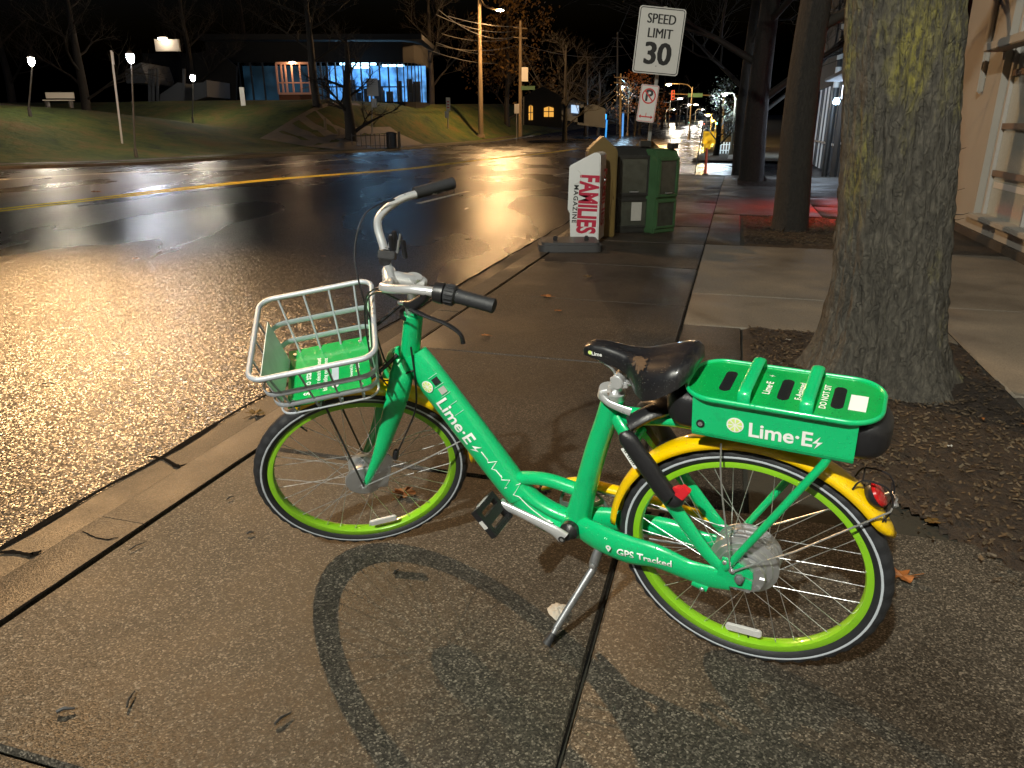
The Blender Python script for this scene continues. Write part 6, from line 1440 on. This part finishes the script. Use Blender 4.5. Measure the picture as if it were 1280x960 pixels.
for px, py, sz, mt, lab in ((382, 371, .045, 'leaf', 'curled orange-brown leaf on the road seen through the basket wires'), (404, 322, .03, 'leaf', 'tiny leaf on the road above the basket'), (405, 418, .04, 'leaf', 'leaf on the road just above the green basket plate'), (585, 301, .05, 'twig', 'dark curled leaf in the golden reflection on the road'),
    (320, 521, .055, 'leaf2', 'yellow leaf in the gutter left of the front wheel'), (443, 408, .02, 'leaf', 'small leaf beside the rear rim of the basket'), (683, 372, .05, 'leaf', 'pale leaf on the sidewalk right of the white box'), (697, 390, .03, 'leaf', 'leaf nearest behind the left grip on the sidewalk'), (735, 347, .04, 'leaf2', 'leaf in the middle of the dark sidewalk before the slab'), (607, 421, .035, 'leaf', 'pale leaf on the sidewalk under the left grip'),
    (505, 619, .05, 'leaf', 'rusty leaf seen through the spokes of the front wheel'), (1128, 724, .05, 'leaf', 'bright rust-orange leaf just behind the rear tyre'), (668, 608, .05, 'leaf', 'brown leaf seen through the frame triangle'), (120, 241, .11, 'leaf', 'leaf on the far lane left of the double yellow line'), (235, 217, .12, 'leaf2', 'yellow leaf on the far lane near the edge line'), (408, 206, .14, 'leaf2', 'leaf on the far lane in front of the leaning lamp reflection'),
    (345, 219, .12, 'leaf', 'brown leaf just above the double yellow line'), (1043, 524, .03, 'leaf2', 'tiny pale leaf at the foot of the big trunk'), (1090, 672, .03, 'leaf', 'small leaf on the mulch right of the rear mudguard'), (1165, 655, .03, 'leaf2', 'small yellowish leaf on the mulch at the right'), (170, 325, .04, 'leaf', 'leaf on the near lane in the lamp reflections')):
    leaf(px, py, sz, M[mt], lab)
def twig(px, py, L, ang, label, r=.004):
    p = gp(px, py); a_, l_ = sl(p)
    if l_ > 2.1: p = gp(px, py, -.13); p.z = zr(sl(p)[0])+.012
    else: p.z = zs_(a_)+.006
    d = Vector((math.cos(ang), math.sin(ang), 0)); n_ = Vector((-d.y, d.x, 0)); mb = MB(); mb.tube([-d*L/2, -d*L*.1+n_*L*.06+Vector((0, 0, r)), d*L/2], [r, r*1.1, r*.5], 6); o = mb.build('fallen_twig', M['pole_dark']); o.location = p; return tag(o, label, 'twig', 'fallen twigs')
for px, py, L, a, lab, r in ((173, 684, .085, 1.0, 'slender dark twig on the sidewalk left of the front wheel', .003), (164, 876, .07, 1.7, 'short dark twig near the lower left corner', .004), (354, 900, .06, .9, 'stubby dark twig near the bottom edge left of the shadow ring', .005), (83, 890, .05, .3, 'small dark crumb near the lower left', .007), (313, 668, .03, .5, 'dark speck of bark left of the front tyre', .006),
    (288, 624, .04, 1.0, 'small splinter on the sidewalk beside the kerb', .004), (62, 482, .10, .1, 'dark splinter lying on the bright road', .006), (1190, 640, .55, -.9, 'long thin curved twig on the mulch right of the tail light', .004), (1180, 612, .5, -.3, 'pale twig on the mulch pointing at the tail light', .004), (495, 716, .03, 1, 'little scrap of bark inside the shadow ring', .004)):
    twig(px, py, L*.8, a, lab, r*.7)
# crumpled tissue stuck behind the kickstand
p = gp(697, 765); mb = MB(); vs = []; n, m_ = 22, 10
for i in range(m_+1):
    for k in range(n):
        t = 2*math.pi*k/n; f = math.pi/2*i/m_; r = .030*math.cos(f)*(1+.45*noise.noise(Vector((math.cos(t)*2.2, math.sin(t)*2.2, i*.2)))); vs.append(Vector((r*math.cos(t), r*1.25*math.sin(t), .010*math.sin(f)*(1+.8*noise.noise(Vector((math.cos(t)*4, math.sin(t)*4, i*.6)))))))
mb.add(vs, [(i*n+k, i*n+(k+1) % n, (i+1)*n+(k+1) % n, (i+1)*n+k) for i in range(m_) for k in range(n)]); o = mb.build('crumpled_tissue', M['gum'], angle=180); o.location = (p.x, p.y, .003); tag(o, 'pale crumpled tissue on the pavement behind the kickstand', 'litter')
# cracks in kerb and gutter
def crack(pts, w, name='crack'):
    P = []
    for x, y, z in pts: q = gp(x, y, z); P.append(q)
    Ps = []
    for a, b in zip(P, P[1:]):
        for k in range(8): Ps.append(a.lerp(b, k/8))
    Ps.append(P[-1]); mb = MB(); vs = []
    for i, q in enumerate(Ps):
        d = (Ps[min(i+1, len(Ps)-1)]-Ps[max(0, i-1)]).normalized(); n_ = Vector((-d.y, d.x, 0)); ww = w*(.5+.9*abs(noise.noise(q*40))); off = n_*.006*noise.noise(q*25); vs += [q+off-n_*ww, q+off+n_*ww]
    mb.add(vs, [(2*i, 2*i+1, 2*i+3, 2*i+2) for i in range(len(Ps)-1)]); o = mb.build(name, M['tar'], fix=False); return tag(o, kind='structure')
crack([(103, 664, .004), (118, 672, .004), (135, 674, .004), (148, 672, .004)], .004)
crack([(185, 571, -.118), (205, 573, -.118), (222, 583, -.118), (236, 580, -.118)], .016)
crack([(0, 690, -.118), (22, 690, -.118), (38, 694, -.118), (52, 688, -.118)], .014)
# mulch chips and small stones scattered over the tree beds (nobody could count them)
mb = MB(); rnd = random.Random(3)
for i in range(9500):
    if i % 4: s_, l_ = rnd.uniform(1.5, 5.3), rnd.uniform(-1.5, -.2)
    else: s_, l_ = rnd.uniform(9.4, 12.3), rnd.uniform(-1.45, -.25)
    if s_ < 3.5 and l_ > -.26-(3.5-s_)*.75+(rnd.random()**3)*.3: continue
    if (SP(s_, l_)-Vector((2.1, 3.98, 0))).length < .42: continue
    p = SP(s_, l_, zs_(s_)+.030+.012*noise.noise(Vector((s_*9, l_*9, 0)))); L = rnd.uniform(.004, .014); W = L*rnd.uniform(.2, .5); a = rnd.uniform(0, 6.28); tl = rnd.uniform(-.5, .5); d = Vector((math.cos(a), math.sin(a), tl)).normalized(); e = Vector((-math.sin(a), math.cos(a), rnd.uniform(-.4, .4)))*W
    mb.add([p-d*L-e, p+d*L-e, p+d*L+e+Vector((0, 0, .003)), p-d*L+e+Vector((0, 0, .003))], [(0, 1, 2, 3)])
tag(mb.build('mulch_chips', soil('chips', [(.36, (.02, .012, .007)), (.5, (.06, .04, .022)), (.62, (.13, .10, .06))], 90, .6, .3, .003), smooth=False, fix=False), 'scattered bark chips and dead bits on the soil beds', 'mulch', kind='stuff')
rnd = random.Random(9)
for i in range(34):
    s_, l_ = rnd.uniform(1.8, 5.2), rnd.uniform(-1.45, -.3)
    if s_ < 3.5 and l_ > -.32-(3.5-s_)*.75: continue
    q = SP(s_, l_); 
    if (q-Vector((2.1, 3.98, 0))).length < .46: continue
    mb = MB(); L = rnd.uniform(.010, .026); a = rnd.uniform(0, 6.28); n = 9; vs = [Vector((0, 0, .004))]+[Vector((L*(1 if k % 2 else .6)*math.cos(a+k*.7), L*.7*(1 if k % 2 else .6)*math.sin(a+k*.7), rnd.uniform(0, .010))) for k in range(n)]
    mb.add(vs, [(0, 1+k, 1+(k+1) % n) for k in range(n)]); o = mb.build('fallen_leaf', M['leaf' if i % 3 else 'paper'], smooth=False, fix=False); o.location = (q.x, q.y, zs_(s_)+.040)
    tag(o, 'small dead leaf lying on the dark soil bed around the big tree', 'leaf', 'dead leaves on the soil bed')
